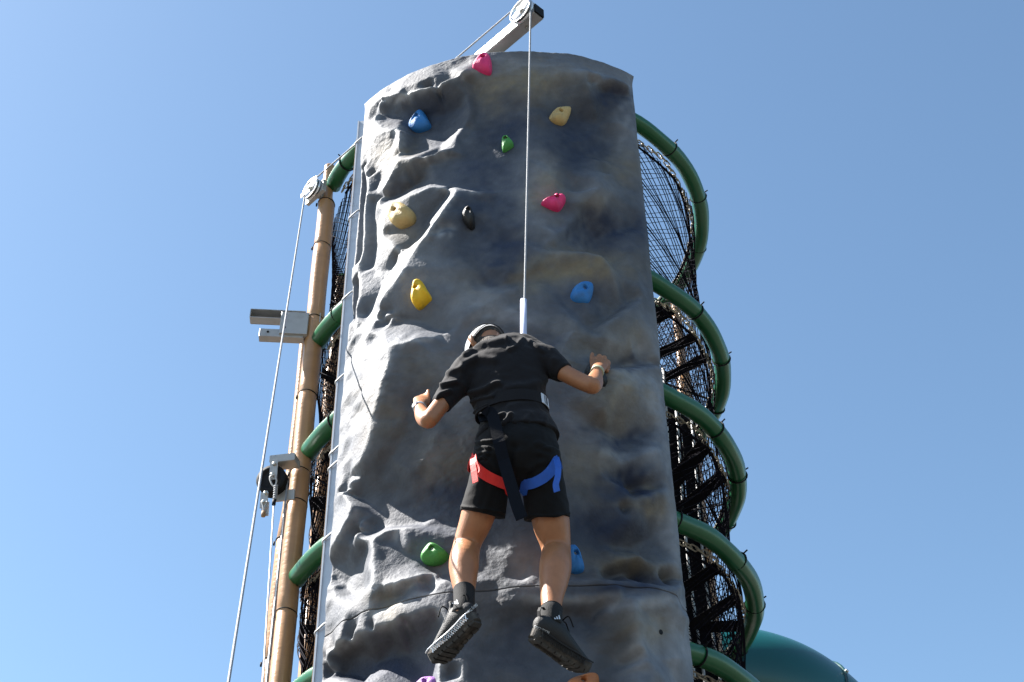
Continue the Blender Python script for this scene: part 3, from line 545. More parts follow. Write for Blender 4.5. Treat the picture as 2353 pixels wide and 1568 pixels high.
hold('pink',1,[(1625,240),(1700,150),(1790,95),(1845,115),(1872,190),(1862,310),(1780,315),(1690,280)],(1765,160),'pink hold on the top rim of the wall below the boom arm')
hold('blue',1,[(780,1040),(850,950),(925,850),(975,860),(1020,940),(1055,1020),(1000,1070),(900,1105),(820,1085)],(893,925),'pointed blue hold in the hollow below the top left ledge')
hold('tan','A',[(1525,915),(1560,860),(1605,838),(1690,838),(1680,900),(1640,950),(1560,945)],(1607,877),'tan leaf-shaped hold high on the wall right of the rope')
hold('green',1,[(2010,1250),(2035,1218),(2090,1205),(2130,1240),(2167,1280),(2110,1330),(2030,1360)],(2055,1225),'small green hold left of the rope below the pink rim hold', .03)
hold('pink','B',[(1378,160),(1440,140),(1480,122),(1525,122),(1535,150),(1500,200),(1470,208),(1420,190)],(1478,136),'pink teardrop hold on the smooth shaded face right of the rope')
hold('tan',2,[(595,750),(620,620),(700,578),(780,590),(870,660),(885,730),(850,810),(760,860),(680,870),(620,830)],(712,700),'round tan hold on the grey facet beside the long diagonal ridge')
hold('black',2,[(1570,740),(1610,680),(1670,665),(1710,700),(1730,770),(1725,840),(1680,875),(1620,840),(1575,790)],(1668,700),'small black egg-shaped hold between the round tan hold and the rope')
hold('yellow',3,[(1025,380),(1040,260),(1070,160),(1120,130),(1160,145),(1200,210),(1255,310),(1220,360),(1150,420),(1090,445),(1045,430)],(1095,250),'yellow drop-shaped hold above the climber on the bulge')
hold('blue','B',[(1577,770),(1600,720),(1650,697),(1700,700),(1718,730),(1710,790),(1680,835),(1630,830),(1590,805)],(1655,745),'rounded blue hold above the climber\'s raised right hand')
hold('green',5,[(1365,1160),(1400,1060),(1480,970),(1560,970),(1640,1020),(1700,1080),(1690,1140),(1640,1190),(1520,1222),(1420,1215)],(1530,1035),'wide green hold beside the climber\'s left calf')
hold('blue','S',[(1345,440),(1400,413),(1440,470),(1480,580),(1487,620),(1440,642),(1390,632),(1350,560)],(1400,482),'light blue hold half hidden behind the climber\'s right calf')
hold('black','R',[(1275,400),(1300,365),(1345,380),(1400,420),(1428,455),(1420,480),(1400,492),(1330,470),(1285,435)],(1340,420),'black hold gripped by the climber\'s right hand', .035)
hold('purple','S',[(60,1620),(110,1565),(170,1538),(232,1528),(262,1560),(255,1640),(180,1690),(100,1680)],(190,1585),'purple hold under the climber\'s left shoe')
hold('orange','S',[(1330,1600),(1375,1552),(1480,1525),(1570,1508),(1612,1525),(1610,1600),(1560,1680),(1440,1700),(1350,1660)],(1470,1580),'orange brown hold under the toe of the climber\'s right shoe', .05)

# ---------------------------------------------------------------- net tower behind the wall
TC = np.array([.019, 6.443]); TR = 1.173; RZ = [7.749, 6.534, 5.797, 5.067, 4.41, 3.70]
A0, A1 = math.radians(-66.5), math.radians(252.0)     # the rings are open between the two left poles
def tp(a, r, z): return np.array([TC[0]+r*math.sin(a), TC[1]-r*math.cos(a), z])   # angle 0 faces the camera
tower = empty('net_climbing_tower', (TC[0], TC[1], 0)); tag(tower, 'tower of green padded rings strung with black netting and chain behind the wall', 'net tower')
def ties_angles(k): return [math.radians(a+k*3) for a in (-56, -30, 28, 52, 74, 96, 140, 185, 230)]
link_mesh = None
def make_link():
    m = MB(); L_, W_, r = .0135, .0085, .0034; pts = []
    for k in range(14):
        q = 2*math.pi*k/14; pts.append((W_*math.cos(q), (L_ if math.sin(q) > 0 else -L_)+W_*math.sin(q), 0))
    m.tube(pts, r, 5, closed=True)
    me = bpy.data.meshes.new('chain_link'); me.from_pydata(m.v, [], m.f); me.update(); me.materials.append(MT['chain'])
    me.polygons.foreach_set('use_smooth', [True]*len(me.polygons)); return me
link_mesh = make_link(); _lv = np.array([v.co[:] for v in link_mesh.vertices]); _lf = [tuple(p.vertices) for p in link_mesh.polygons]
ring_r = .047
for k, z in enumerate(RZ):
    m = MB(); n = 120; jt = set()
    pts = [tp(A0+(A1-A0)*i/(n-1), TR, z+.006*math.sin(i*.7+k)) for i in range(n)]
    rr = [ring_r*(1+.02*math.sin(i*1.3+k)) for i in range(n)]
    m.tube(pts, rr, 16)
    ring = m.build('padded_ring', MT['green'], tower, True)
    for a in ties_angles(k):
        m = MB(); c = tp(a, TR, z); t = np.array([math.cos(a), math.sin(a), 0])
        o_ = np.array([math.sin(a), -math.cos(a), 0]); 
        loop = [c+(ring_r+.0025)*(math.cos(q)*o_+math.sin(q)*np.array((0,0,1.)))+t*.006*math.sin(q) for q in np.linspace(0, 2*math.pi, 18)[:-1]]
        m.tube(loop, .0045, 6, closed=True)
        e = c+(ring_r+.004)*(o_*.8+np.array((0,0,.6))); m.tube([e, e+o_*.02+np.array((0,0,.012))], .004, 5)
        m.build('strap_tie', MT['black'], ring, False)
    # chain slung inside the ring
    nl = 150; rest = MB()
    for i in range(nl):
        a = A0+.03+(A1-A0-.06)*i/nl; ph = (i % 14)/14.0
        sag = .016*math.sin(math.pi*ph); r_ = TR-ring_r-.010-.016*math.sin(math.pi*ph); zc = z-.030-sag
        c = tp(a, r_, zc); t = np.array([math.cos(a), math.sin(a), 0]); o_ = np.array([math.sin(a), -math.cos(a), 0]); u_ = np.array((0,0,1.))
        tw = (0.5 if i % 2 else 0.5+math.pi/2)+random.uniform(-.35,.35)
        xa = math.cos(tw)*o_+math.sin(tw)*u_; za = np.cross(xa, t)
        Mx = np.stack([xa, t, za], 1); wv = (_lv*1.25)@Mx.T+c
        q = proj(c[None])[0]
        vis = q[1] < 1600 and ((q[0] > 1440+.1*(q[1]-180) and abs(math.degrees(a)) < 150) or (q[0] < 860 and math.degrees(a) < -20))
        if vis:
            o = bpy.data.objects.new('chain_link', link_mesh); col.objects.link(o); o.parent = ring
            mw = Matrix.Identity(4)
            for r1 in range(3):
                for c1 in range(3): mw[r1][c1] = float(Mx[r1][c1]*1.25)
                mw[r1][3] = float(c[r1])
            o.matrix_parent_inverse = (Matrix.Translation(tower.location)@ring.matrix_parent_inverse).inverted() if False else Matrix.Identity(4)
            o.matrix_local = mw
        else: rest.add(wv, _lf)
    ch = rest.build('chain', MT['chain'], None, True); ch.parent = ring; tag(ch, kind='stuff')
    # border cord of the net
    m = MB(); m.tube([tp(A0+.03+(A1-A0-.06)*i/190, TR-ring_r-.026-.012*abs(math.sin(i*.165)), z-.058-.012*abs(math.sin(i*.165))) for i in range(191)], .0075, 6)
    m.build('border_cord', MT['net'], tower, True)
# net sleeves between the rings
def net_wall(z0, z1, r0, cell, name):
    m = MB(); ncol = int(2*math.pi*r0/cell); ns = 14
    V = []; F = []
    for sgn in (1, -1):
        for i in range(ncol):
            base = 2*math.pi*i/ncol; prev = None
            for j in range(ns+1):
                t = j/ns; z = z0+(z1-z0)*t
                turns = (z1-z0)/cell*1.15*2*math.pi/ncol
                a = base+sgn*turns*t+.012*math.sin(7*t+i*2.1)+.02*math.sin(base*5+z*6)
                r = r0-.035*math.sin(math.pi*t)+.012*math.sin(base*9+z*11)
                c = tp(a, r, z); o_ = np.array([math.sin(a), -math.cos(a), 0]); tt = np.array([math.cos(a), math.sin(a), 0])
                b = len(V); w = .0030
                V += [c+o_*w, c-o_*w*.5+tt*w*.87, c-o_*w*.5-tt*w*.87]
                if prev is not None:
                    for q in range(3): F.append((prev+q, prev+(q+1)%3, b+(q+1)%3, b+q))
                prev = b
    m.add(V, F); return tag(m.build(name, MT['net'], tower), kind='stuff')
ZN = RZ+[2.9]
for k in range(len(RZ)-1): net_wall(RZ[k]-.06, RZ[k+1]+.02, TR-ring_r-.012, .050, 'net_sleeve')
for k in range(1, len(RZ)-1): net_wall(RZ[k]-.10, RZ[k+1]+.02, .60, .050, 'net_core')
# webbing floors at the lower rings
for k, z in enumerate(RZ[1:], 1):
    n = 24
    for i in range(n):
        a0 = 2*math.pi*(i+random.uniform(-.22,.22))/n; a1 = a0+random.uniform(-.9,.9)
        p0 = tp(a0, TR-ring_r-.02, z-.03); p1 = tp(a1, random.uniform(.2,.7), z-random.uniform(.05,.45)+(.42 if i % 3 == 0 else 0))
        t = p1-p0; t /= np.linalg.norm(t); w = np.cross(t, (0,0,1.)); w /= np.linalg.norm(w); w = w*.8+np.array((0,0,.6))*random.choice((-1,1))
        nrm = np.cross(t, w); m = MB()
        mid = (p0+p1)/2+np.array((0,0,-.03))
        m.ribbon([p0, (p0+mid)/2-np.array((0,0,.01)), mid, (p1+mid)/2-np.array((0,0,.01)), p1], [w]*5, [nrm]*5, random.uniform(.05,.085), .005); m.build('webbing_strap', MT['web'], tower)
    # inner catch net under each floor
    m = MB()
    for q in range(80):
        a = 2*math.pi*q/80
        for sg in (1, -1):
            m.tube([tp(a+sg*.9*t*t, (TR-.1)*(1-t)+.12*t, z-.09-.12*t*(1-t)*2) for t in np.linspace(0, 1, 9)], .0022, 3, cap=False)
    tag(m.build('floor_net', MT['net'], tower), kind='stuff')
for (X_, Y_, w_) in ((.885, 6.45, .085), (.99, 6.62, .085), (.80, 6.2, .08), (1.04, 6.9, .05), (.72, 7.0, .12), (.90, 7.1, .10), (-1.0, 6.62, .07), (-.86, 6.2, .08), (.55, 6.4, .12)):
    m = MB(); zz_ = np.linspace(RZ[1]-.06, 2.9, 14)
    pts = [np.array([X_+.012*math.sin(z*3+X_), Y_+.01*math.cos(z*2.3), z]) for z in zz_]
    m.ribbon(pts, [(1,.2,0)]*14, [(.2,-1,0)]*14, w_, .006); m.build('hanging_strap', MT['web'], tower)
    m = MB(); m.tube([p_+np.array((.02,-.02,0)) for p_ in pts], .008, 6); m.build('hanging_cord', MT['tie'], tower, True)
# ---------------------------------------------------------------- support poles
def pole(x, y, top, label, ties, r=.050, slot=None):
    root = empty('padded_pole', (x, y, 0)); tag(root, label, 'pole', 'tan padded support poles of the tower')
    m = MB(); z = 0; zz_ = []; rr = []
    cuts = [0.0]+ties[::-1]+[top]
    for a, b_ in zip(cuts[:-1], cuts[1:]):
        for t in np.linspace(.004/(b_-a), 1-.004/(b_-a), 8): zz_.append(a+(b_-a)*t); rr.append(r*(1+.012*math.sin(zz_[-1]*9)))
        zz_.append(b_); rr.append(r*.955)
    for i_, z in enumerate(zz_):
        if ties and z > ties[0]+.004: rr[i_] = r*.66
    zz_ += [top+.008, top+.012]; rr += [r*.62, r*.4]
    zz_ = [0.0]+zz_; rr = [r]+rr
    m.tube([(x+.002*math.sin(z*7), y, z) for z in zz_], rr, 24); m.build('foam_sleeve', MT['foam'], root, True)
    for z in ties:
        m = MB(); loop = [(x+(r*.985)*math.sin(q), y-(r*.985)*math.cos(q), z+.010*math.cos(q+.6)) for q in np.linspace(0, 2*math.pi, 25)[:-1]]
        m.tube(loop, .0034, 6, closed=True); m.box((x-r-.006, y-.012, z-.014), (1,0,0), (0,1,0), (0,.2,1), .004, .006, .012)
        m.build('cable_tie', MT['black'], root, True)
    return root
PY = 5.975; PX = -.1815*PY
def zat(x, y, Y): return float(P(x, y, Y)[2])
lties = [zat(757,470,PY), zat(741,570,PY), zat(721,738,PY), zat(690,911,PY), zat(677,1088,PY), zat(668,1160,PY), zat(650,1412,PY)]
ztop = zat(766,386,PY)
pole(PX, PY, ztop, 'tan padded pole carrying the pulley brackets beside the wall', lties)
pole(-1.225, 6.50, zat(705,745,6.5), 'tan padded pole standing close behind the pulley pole', [5.6, 4.9, 4.2, 3.6])
pole(-1.097, 6.805, 7.75, 'tan padded pole inside the left net behind the grey flange', [7.0, 6.2, 5.4])
pole(1.055, 6.93, 7.75, 'tan padded pole seen through the netting right of the wall', [7.0, 6.2, 5.4, 4.6], .045)
mast = empty('hidden_mast', (-.62, 5.72, 0)); tag(mast, 'steel mast behind the climbing wall holding the boom arm', 'mast'); mast.name = 'support_mast'
# ---------------------------------------------------------------- boom arm with pulley over the wall
ZB = 7.60
b0 = PZ(1134,114,ZB); b1 = PZ(1237,27,ZB); bd = (b1-b0)/np.linalg.norm(b1-b0); bs = -np.cross(bd, (0,0,1.)); bs /= np.linalg.norm(bs)   # bs points right
tail = b0-bd*1.02; mast.location = (float(tail[0]), float(tail[1]), 0)
m = MB(); m.tube([(tail[0], tail[1], 0), (tail[0], tail[1], ZB-.03)], .055, 18); m.build('mast_tube', MT['alu'], mast, True)
m = MB(); m.disc((tail[0], tail[1], ZB-.038), (0,0,1), [(.09,0),(.09,.006)], 20); m.build('cap_plate', MT['alu'], mast)
boom = empty('boom_arm', b0-bd*.02); tag(boom, 'grey square steel boom arm over the wall top with a bright pulley wheel', 'boom arm')
bh = .036
m = MB(); m.box((tail+b1)/2, bs, (0,0,1), bd, bh, bh, np.linalg.norm(b1-tail)/2, .006); m.build('beam', MT['alu'], boom)
m = MB(); m.box(b1+bd*.004, bs, (0,0,1), bd, bh*.86, bh*.86, .006); m.build('end_cap', MT['black'], boom)
m = MB(); m.box(b1-bd*.02+np.array((0,0,bh+.016)), bs, (0,0,1), bd, bh*.8, .016, .008); m.build('end_stop', MT['alu'], boom)
PR = .074
for kk in np.linspace(.14, -.06, 120):
    pc = b1-bd*kk-bs*(bh+.024)+np.array((0,0,.012))
    if proj((pc+bd*PR)[None])[0][0] >= 1221: break
b1 = b1+bd*max(0.0, .06-kk)*0
def sheave(parent, c, axis, R, groove=.012, spokes=True, mt='watch', w=.014):
    a = np.asarray(axis, float)/np.linalg.norm(axis)
    m = MB(); m.disc(c, a, [(R*.90,-w*.55),(R*.92,-w),(R,-w),(R,-w*.55),(R-groove,0),(R,w*.55),(R,w),(R*.92,w),(R*.90,w*.55)], 40); m.build('wheel_rim', MT[mt], parent, True)
    m = MB(); m.disc(c, a, [(R*.92,-w*.3),(R*.92,w*.3)], 32); m.build('wheel_web', MT['black'], parent)
    m = MB(); u = np.cross(a, (0,0,1.)); u /= np.linalg.norm(u); v = np.cross(a, u)
    for q in (0.6, 0.6+math.pi/2): d = math.cos(q)*u+math.sin(q)*v; m.box(c-a*0, d, np.cross(a, d), a, R*.88, R*.11, w*.5)
    m.build('spoke_cross', MT[mt], parent)
    m = MB(); m.disc(c, a, [(.016,-w*1.6),(.016,w*1.6),(.010,w*1.9)], 6); m.build('axle_nut', MT['bolt'], parent)
sheave(boom, pc, -bs, PR)
m = MB(); m.tube([pc, pc+bs*.06], .008, 8); m.build('axle_bolt', MT['bolt'], boom)
pl = pc-bs*.019
m = MB(); m.box(pl+bd*.02, bd*.85+np.array((0,0,.5)), np.cross(bs, bd*.85+np.array((0,0,.5))), bs, PR*1.0, .013, .0025); m.build('cheek_plate', MT['watch'], boom)
m = MB(); m.tube([b1-bd*.09+np.array((0,0,-bh)), b1-bd*.09+np.array((0,0,-bh-.022))], .006, 8); m.build('bolt', MT['bolt'], boom)
# ---------------------------------------------------------------- brackets on the pulley pole
def polept(y):      # point of the pole axis on picture row y
    d = ray(700, y); 
    lo, hi = 500, 900
    for _ in range(40):
        mid = (lo+hi)/2; p = P(mid, y, PY)
        if p[0] < PX: lo = mid
        else: hi = mid
    return P(mid, y, PY)
qa = P(716, 434, PY-.06); dl = pc-qa; dl[2] = 0; dl /= np.linalg.norm(dl); ds = -np.cross(dl, (0,0,1.))
br = empty('pulley_bracket', qa); tag(br, 'pulley wheel on a grey bracket at the top of the tan pole', 'pulley')
sheave(br, qa, -ds, .072)
m = MB(); m.box(qa-ds*.020, dl*.9+np.array((0,0,.35)), np.cross(ds, dl*.9+np.array((0,0,.35))), ds, .078, .013, .0025); m.build('cheek_plate', MT['watch'], br)
pa = polept(434); dv = np.array([pa[0], pa[1], qa[2]])-qa
m = MB(); bx = qa+ds*.034; m.box(bx+dl*0+np.array((0,0,-.01)), dl, (0,0,1), ds, .085, .045, .012, .003); m.build('bracket_block', MT['alu'], br)
m = MB(); e = np.array([pa[0], pa[1], qa[2]-.005]); mid = (bx+e)/2; dd = (e-bx)/np.linalg.norm(e-bx); m.box(mid, dd, np.cross(dd,(0,0,1.)), (0,0,1), np.linalg.norm(e-bx)/2+.02, .014, .036); m.build('bracket_arm', MT['alu'], br)
m = MB(); m.disc(e-(e-bx)/np.linalg.norm(e-bx)*.055+np.array((0,0,.05)), (-1,-.3,0), [(.010,0),(.010,.012),(.006,.016)], 6); m.build('bolt', MT['bolt'], br)
# open forked channel bracket half way down
pm = polept(757); cb = empty('forked_bracket', pm); tag(cb, 'open grey steel channel bracket with two prongs pointing left from the tan pole', 'bracket')
Yb = PY-.02
def pl3(x, y, Y=Yb): return P(x, y, Y)
ax = pl3(572,745)-pl3(690,722); ax = np.array([ax[0], -.10*abs(ax[0]), 0]); ax /= np.linalg.norm(ax); ay = np.cross((0,0,1.), ax); az = np.array((0,0,1.))
def channel(name, c0, L_, hw, hh, th=.004, closed_end=True):      # U channel opening towards the camera, running along ax
    m = MB(); c = c0+ax*L_/2
    back = -ay if (-ay)[1] > 0 else ay; fr = -back
    m.box(c+back*hw, ax, back, az, L_/2, th/2, hh)
    m.box(c+az*(hh-th/2), ax, back, az, L_/2, hw, th/2); m.box(c-az*(hh-th/2), ax, back, az, L_/2, hw-.001, th/2)
    if closed_end: m.box(c+ax*(L_/2), ax, back, az, th/2, hw-.001, hh-th)
    return m.build(name, MT['alu'], cb)
pu = pl3(693,733); pd_ = pl3(694,775)
zu = pu[2]; zd = pd_[2]
p0 = np.array([pm[0]-.05, PY-.02, zu])
channel('upper_channel', p0, .30, .030, .030)
m = MB(); p1 = np.array([pm[0]-.05, PY-.02, zd]); m.box(p1+ax*.12, ax, ay, az, .12, .026, .026, .003); m.build('lower_prong', MT['alu'], cb)
m = MB(); m.box(p1+ax*.055+az*(zu-zd)/2-np.array((0,.012,0)), ax, ay, az, .075, .028, (zu-zd)/2+.010, .003); m.build('web_plate', MT['alu'], cb)
for dx in (.10, .19):
    m = MB(); q = p1+ax*dx+np.array((0,-.027,.004 if dx > .15 else .03)); m.disc(q-np.array((0,.0125 if dx < .15 else 0,0)), (0,-1,0), [(.007,-.003),(.007,.002),(.002,.002)], 10); m.build('bolt_hole', MT['black'], cb)
m = MB(); m.box((p0+np.array([PX, PY, zu]))/2+np.array((.01,0,-.01)), (1,0,0), (0,1,0), az, .05, .03, .034); m.build('mounting_arm', MT['alu'], cb)
# grooved pulley pack lower down
pp = polept(1105); Yp = PY-.10
gb = empty('grooved_pulley', P(630,1110,Yp)); tag(gb, 'black grooved pulley pack hung on grey plates beside the tan pole', 'pulley')
gc = P(627,1107,Yp+.0); gaxis = np.array([-.12,-.62,-.10]); gaxis = np.array([-.16,-.98,-.10]); gaxis /= np.linalg.norm(gaxis)
R_ = .076; prof = [(.030,.028),(.050,.026),(.052,.032),(R_,.032)]
for k in range(4): o_ = .032-.016*k; prof += [(R_,o_-.003),(R_-.008,o_-.008),(R_,o_-.013)]
prof += [(R_,-.034),(.02,-.034)]
m = MB(); m.disc(gc, gaxis, prof, 36); m.build('grooved_wheel', MT['black'], gb, True)
up3 = np.cross(gaxis, np.cross((0,0,1.), gaxis)); up3 /= np.linalg.norm(up3); rt3 = np.cross(up3, gaxis)
if rt3[0] < 0: rt3 = -rt3
def plate(name, c, w, h, off=0.0, mtl='alu'): m = MB(); m.box(c+gaxis*off, rt3, up3, gaxis, w/2, h/2, .003, .0); return m.build(name, MT[mtl], gb)
f0 = gc+gaxis*.042
plate('hanger_plate', f0+up3*.050+rt3*.015, .040, .125)
plate('lower_plate', f0-up3*.115-rt3*.028, .038, .085, -.012); plate('lower_plate', f0-up3*.160-rt3*.022, .036, .075, -.022)
m = MB(); bkc = gc+up3*.105+rt3*.055; m.box(bkc, rt3, up3, gaxis, .065, .020, .044, .003); m.build('top_arm', MT['alu'], gb)
m = MB(); bkc = gc-up3*.075+rt3*.055-gaxis*.02; m.box(bkc, rt3, up3, gaxis, .055, .028, .006); m.build('back_arm', MT['alu'], gb)
for c_, nm in ((f0+up3*.014+rt3*.012, 'bolt'), (f0+up3*.072+rt3*.018, 'bolt'), (f0-up3*.128-rt3*.026+gaxis*(-.010), 'bolt'), (f0-up3*.080-rt3*.020-gaxis*.010, 'bolt')):
    m = MB(); big = .014 if nm == 'bolt' and c_ is not None else .01; m.disc(c_, gaxis, [(.014,0),(.014,.003),(.009,.003),(.009,.013),(.006,.015)], 6); m.build(nm, MT['bolt'], gb)
# cable ends: shackle loop with a wound ferrule
def ferrule(c, L_, nm):
    m = MB(); N = 46; m.tube([c-np.array((0,0,L_*t))+.006*np.array((math.cos(t*40), math.sin(t*40), 0))+np.array((.004*t,0,0)) for t in np.linspace(0, 1, N)], .0058, 6); o = m.build(nm, MT['rope'], gb, True)
fe = f0+gaxis*.012-up3*.012+rt3*.016
m = MB(); m.tube(catmull([fe+rt3*.012+up3*.02, fe-rt3*.012+up3*.01, fe-rt3*.006-up3*.022, fe+rt3*.012-up3*.048, fe+rt3*.022-up3*.02, fe+rt3*.014+up3*.012], 5), .0045, 6); m.build('shackle_loop', MT['tie'], gb, True)
fs = fe+rt3*.020-up3*.04; ferrule(fs, .085, 'wound_ferrule')
m = MB(); m.tube([fs-np.array((0,0,.085)), fs-np.array((0,0,.115))], .0095, 8); m.build('end_sleeve', MT['black'], gb, True)
sc = f0-up3*.150-rt3*.024-gaxis*.006
m = MB(); m.tube(catmull([sc+up3*.024-rt3*.014, sc-up3*.002-rt3*.004, sc-up3*.03, sc-up3*.002+rt3*.006, sc+up3*.024+rt3*.014], 5), .004, 6); m.build('shackle_loop', MT['tie'], gb, True)
m = MB(); m.tube([sc-up3*.03, sc-up3*.058], .011, 8); m.build('end_sleeve', MT['ply'], gb, True)
# ---------------------------------------------------------------- ropes and cables
def cable(name, pts, r, mtl, label, cat='cable', group=None):
    m = MB(); m.tube(pts, r, 8); return tag(m.build(name, MT[mtl], None, True), label, cat, group)
rdrop = pc+bd*(PR-.004)                                   # where the rope leaves the pulley towards the climber
rend = P(1203, 800, 4.655)
arc = [pc+(PR-.006)*(math.cos(q)*bd+math.sin(q)*np.array((0,0,1.))) for q in np.linspace(0, math.radians(100), 10)]
qarc = [qa+(.066)*(math.cos(q)*dl+math.sin(q)*np.array((0,0,1.))) for q in np.linspace(math.radians(85), math.radians(180), 10)]
rb = P(525, 1568, 3.7); rdir = (rb-qarc[-1])/np.linalg.norm(rb-qarc[-1]); tt = (qarc[-1][2]-.25)/-rdir[2]; rg = qarc[-1]+rdir*tt
rope_pts = [rend+np.array((0,.0,-.62)), rend] + [rend+(rdrop-rend)*t for t in (.25,.5,.75)] + list(arc) + list(qarc) + [qarc[-1]+(rg-qarc[-1])*t for t in (.3,.6,1)]
m = MB(); m.tube(rope_pts, .0046, 8)
rp = tag(m.build('belay_rope', MT['rope'], None, True), 'thin white belay rope running from the climber over the pulleys', 'rope')
s1 = P(1203, 690, 4.65); 
m = MB(); d_ = (s1-rend)/np.linalg.norm(s1-rend); m.tube([rend-d_*.25, rend, s1], .0145, 14); sv = m.build('rope_sleeve', MT['sleeve'], None, True); sv.parent = rp
an = MB(); an.box((rg[0], rg[1], .14), (1,0,0), (0,1,0), (0,0,1), .12, .10, .14, .02); an.tube([(rg[0], rg[1], .25), (rg[0], rg[1], .30)], .02, 10)
tag(an.build('rope_anchor', MT['alu']), 'grey ground anchor box where the belay rope ends', 'anchor')
c0 = fs-np.array((0,0,.112)); ce = P(604,1568,PY-.16); d_ = (ce-c0)/np.linalg.norm(ce-c0); cg = c0+d_*(c0[2]/-d_[2])
cable('steel_cable', [c0, c0+(cg-c0)*.5, cg], .0042, 'cable', 'thin dark cable hanging from the wound ferrule of the grooved pulley')
c0 = gc+rt3*(R_-.004)-gaxis*.01; ce = P(612,1568,PY-.20); d_ = (ce-c0)/np.linalg.norm(ce-c0); cg = c0+d_*(c0[2]/-d_[2])
cable('steel_cable', [c0, c0+(cg-c0)*.5, cg], .0050, 'cable', 'grey cable running off the grooved pulley down along the tan pole')
# ---------------------------------------------------------------- tube slide behind the tower
sl_ = empty('tube_slide', P(1800,1600,8.0)*np.array((1,1,0))); tag(sl_, 'big teal plastic tube slide bending down behind the netted rings', 'slide')
path = catmull([P(1480,1590,8.0), P(1640,1592,8.0), P(1765,1616,8.05), P(1862,1676,8.2), P(1932,1768,8.3), P(1962,1910,8.3)], 14)
pl_ = [p for p in path]; last = pl_[-1]
for k in range(1, 14): pl_.append(last+np.array((.02*k, -.05*k, -(last[2]-.45)*k/13)))
pl_ = np.array(pl_); SR = .41
pq = proj(pl_); kf = int(np.argmin(np.abs(pq[:,0]-1838)+np.abs(pq[:,1]-1660)))
cutk = [0, kf, kf+22, kf+36, len(pl_)-1]; cutk = sorted(set(max(0, min(k, len(pl_)-1)) for k in cutk))
for a, b_ in zip(cutk[:-1], cutk[1:]):
    m = MB(); m.tube(pl_[a:b_+1], SR, 40, cap=False); o = m.build('tube_section', MT['slide'], sl_, True)
for k in cutk[1:]:
    t = pl_[min(k+1, len(pl_)-1)]-pl_[k-1]; m = MB(); m.disc(pl_[k], t, [(SR-.005,-.009),(SR+.010,-.009),(SR+.013,-.003),(SR+.013,.003),(SR+.010,.009),(SR-.005,.009)], 44)
    fl = m.build('joint_flange', MT['slide_dark'], sl_, True)
    t = t/np.linalg.norm(t); u = np.cross(t, (0,0,1.)); u /= np.linalg.norm(u); v = np.cross(t, u)
    for q in range(8):
        d = math.cos(q*math.pi/4+.3)*u+math.sin(q*math.pi/4+.3)*v; m = MB(); m.disc(pl_[k]+d*(SR+.012), d, [(.012,0),(.012,.010),(.008,.014)], 6); b2 = m.build('bolt', MT['bolt'], None); b2.parent = fl
m = MB(); m.tube([(last[0]+.3, last[1]-.1, 0), (last[0]+.3, last[1]-.1, last[2])], .05, 14); m.tube([(pl_[5][0], pl_[5][1], 0), (pl_[5][0], pl_[5][1], pl_[5][2])], .05, 14); m.build('leg', MT['alu'], sl_, True)
# ---------------------------------------------------------------- the climber
P_wall = P
def P(x, y, Y): return P_wall(x, y, Y+.03+.030*min(max((Y-4.61)/.06, 0), 1))      # the climber close to the wall, hands on it
def loft(m, secs, ref=(1,0,0), n=20, sub=4, round_ends=True):
    """secs: (point, half width along ref, half depth); smooth closed tube"""
    A = np.array([[*p, a, b] for p, a, b in secs], float); A = catmull(A, sub)
    c = A[:, :3]; N = len(A); ref = np.asarray(ref, float); V = []
    rows = []
    for i in range(N):
        t = c[min(i+1, N-1)]-c[max(i-1, 0)]; t /= np.linalg.norm(t)
        a = ref-t*(ref@t); a /= np.linalg.norm(a); b = np.cross(t, a)
        rows.append((c[i], a*A[i,3], b*A[i,4], t))
    if round_ends:
        p, a, b, t = rows[0]; r = (np.linalg.norm(a)+np.linalg.norm(b))/2
        rows = [(p-t*r*.55, a*.35, b*.35, t), (p-t*r*.38, a*.72, b*.72, t)]+rows
        p, a, b, t = rows[-1]; r = (np.linalg.norm(a)+np.linalg.norm(b))/2
        rows += [(p+t*r*.38, a*.72, b*.72, t), (p+t*r*.55, a*.35, b*.35, t)]
    for p, a, b, t in rows:
        for k in range(n):
            q = 2*math.pi*k/n; V.append(p+math.cos(q)*a+math.sin(q)*b)
    R_ = len(rows)
    F = [(r*n+k, r*n+(k+1)%n, (r+1)*n+(k+1)%n, (r+1)*n+k) for r in range(R_-1) for k in range(n)]
    F += [tuple(range(n))[::-1], tuple(range((R_-1)*n, R_*n))]
    m.add(V, F)
def J(x, y, Y, ra, rb=None):          # joint given in picture pixels: position, half width, half depth in pixels
    p = P(x, y, Y); s = 1/ppm(p); return (p, ra*s, (rb if rb is not None else ra)*s)
def remeshed(m, name, material, voxel, smooth=4):
    me = bpy.data.meshes.new(name+'_src'); me.from_pydata(m.v, [], m.f); me.update()
    o = bpy.data.objects.new(name+'_src', me); col.objects.link(o)
    md = o.modifiers.new('r', 'REMESH'); md.mode = 'VOXEL'; md.voxel_size = voxel; md.use_smooth_shade = True
    if smooth: ms = o.modifiers.new('s', 'SMOOTH'); ms.factor = .5; ms.iterations = smooth
    dg = bpy.context.evaluated_depsgraph_get(); out = bpy.data.meshes.new_from_object(o.evaluated_get(dg)); out.name = name
    bpy.data.objects.remove(o); bpy.data.meshes.remove(me)
    out.materials.clear(); out.materials.append(material)
    out.polygons.foreach_set('use_smooth', [True]*len(out.polygons))
    return out
def arr(me):
    a = np.empty(len(me.vertices)*3); me.vertices.foreach_get('co', a); return a.reshape(-1, 3)
def nrm(me):
    a = np.empty(len(me.vertices)*3); me.vertices.foreach_get('normal', a); return a.reshape(-1, 3)
def setv(me, a): me.vertices.foreach_set('co', a.ravel()); me.update()
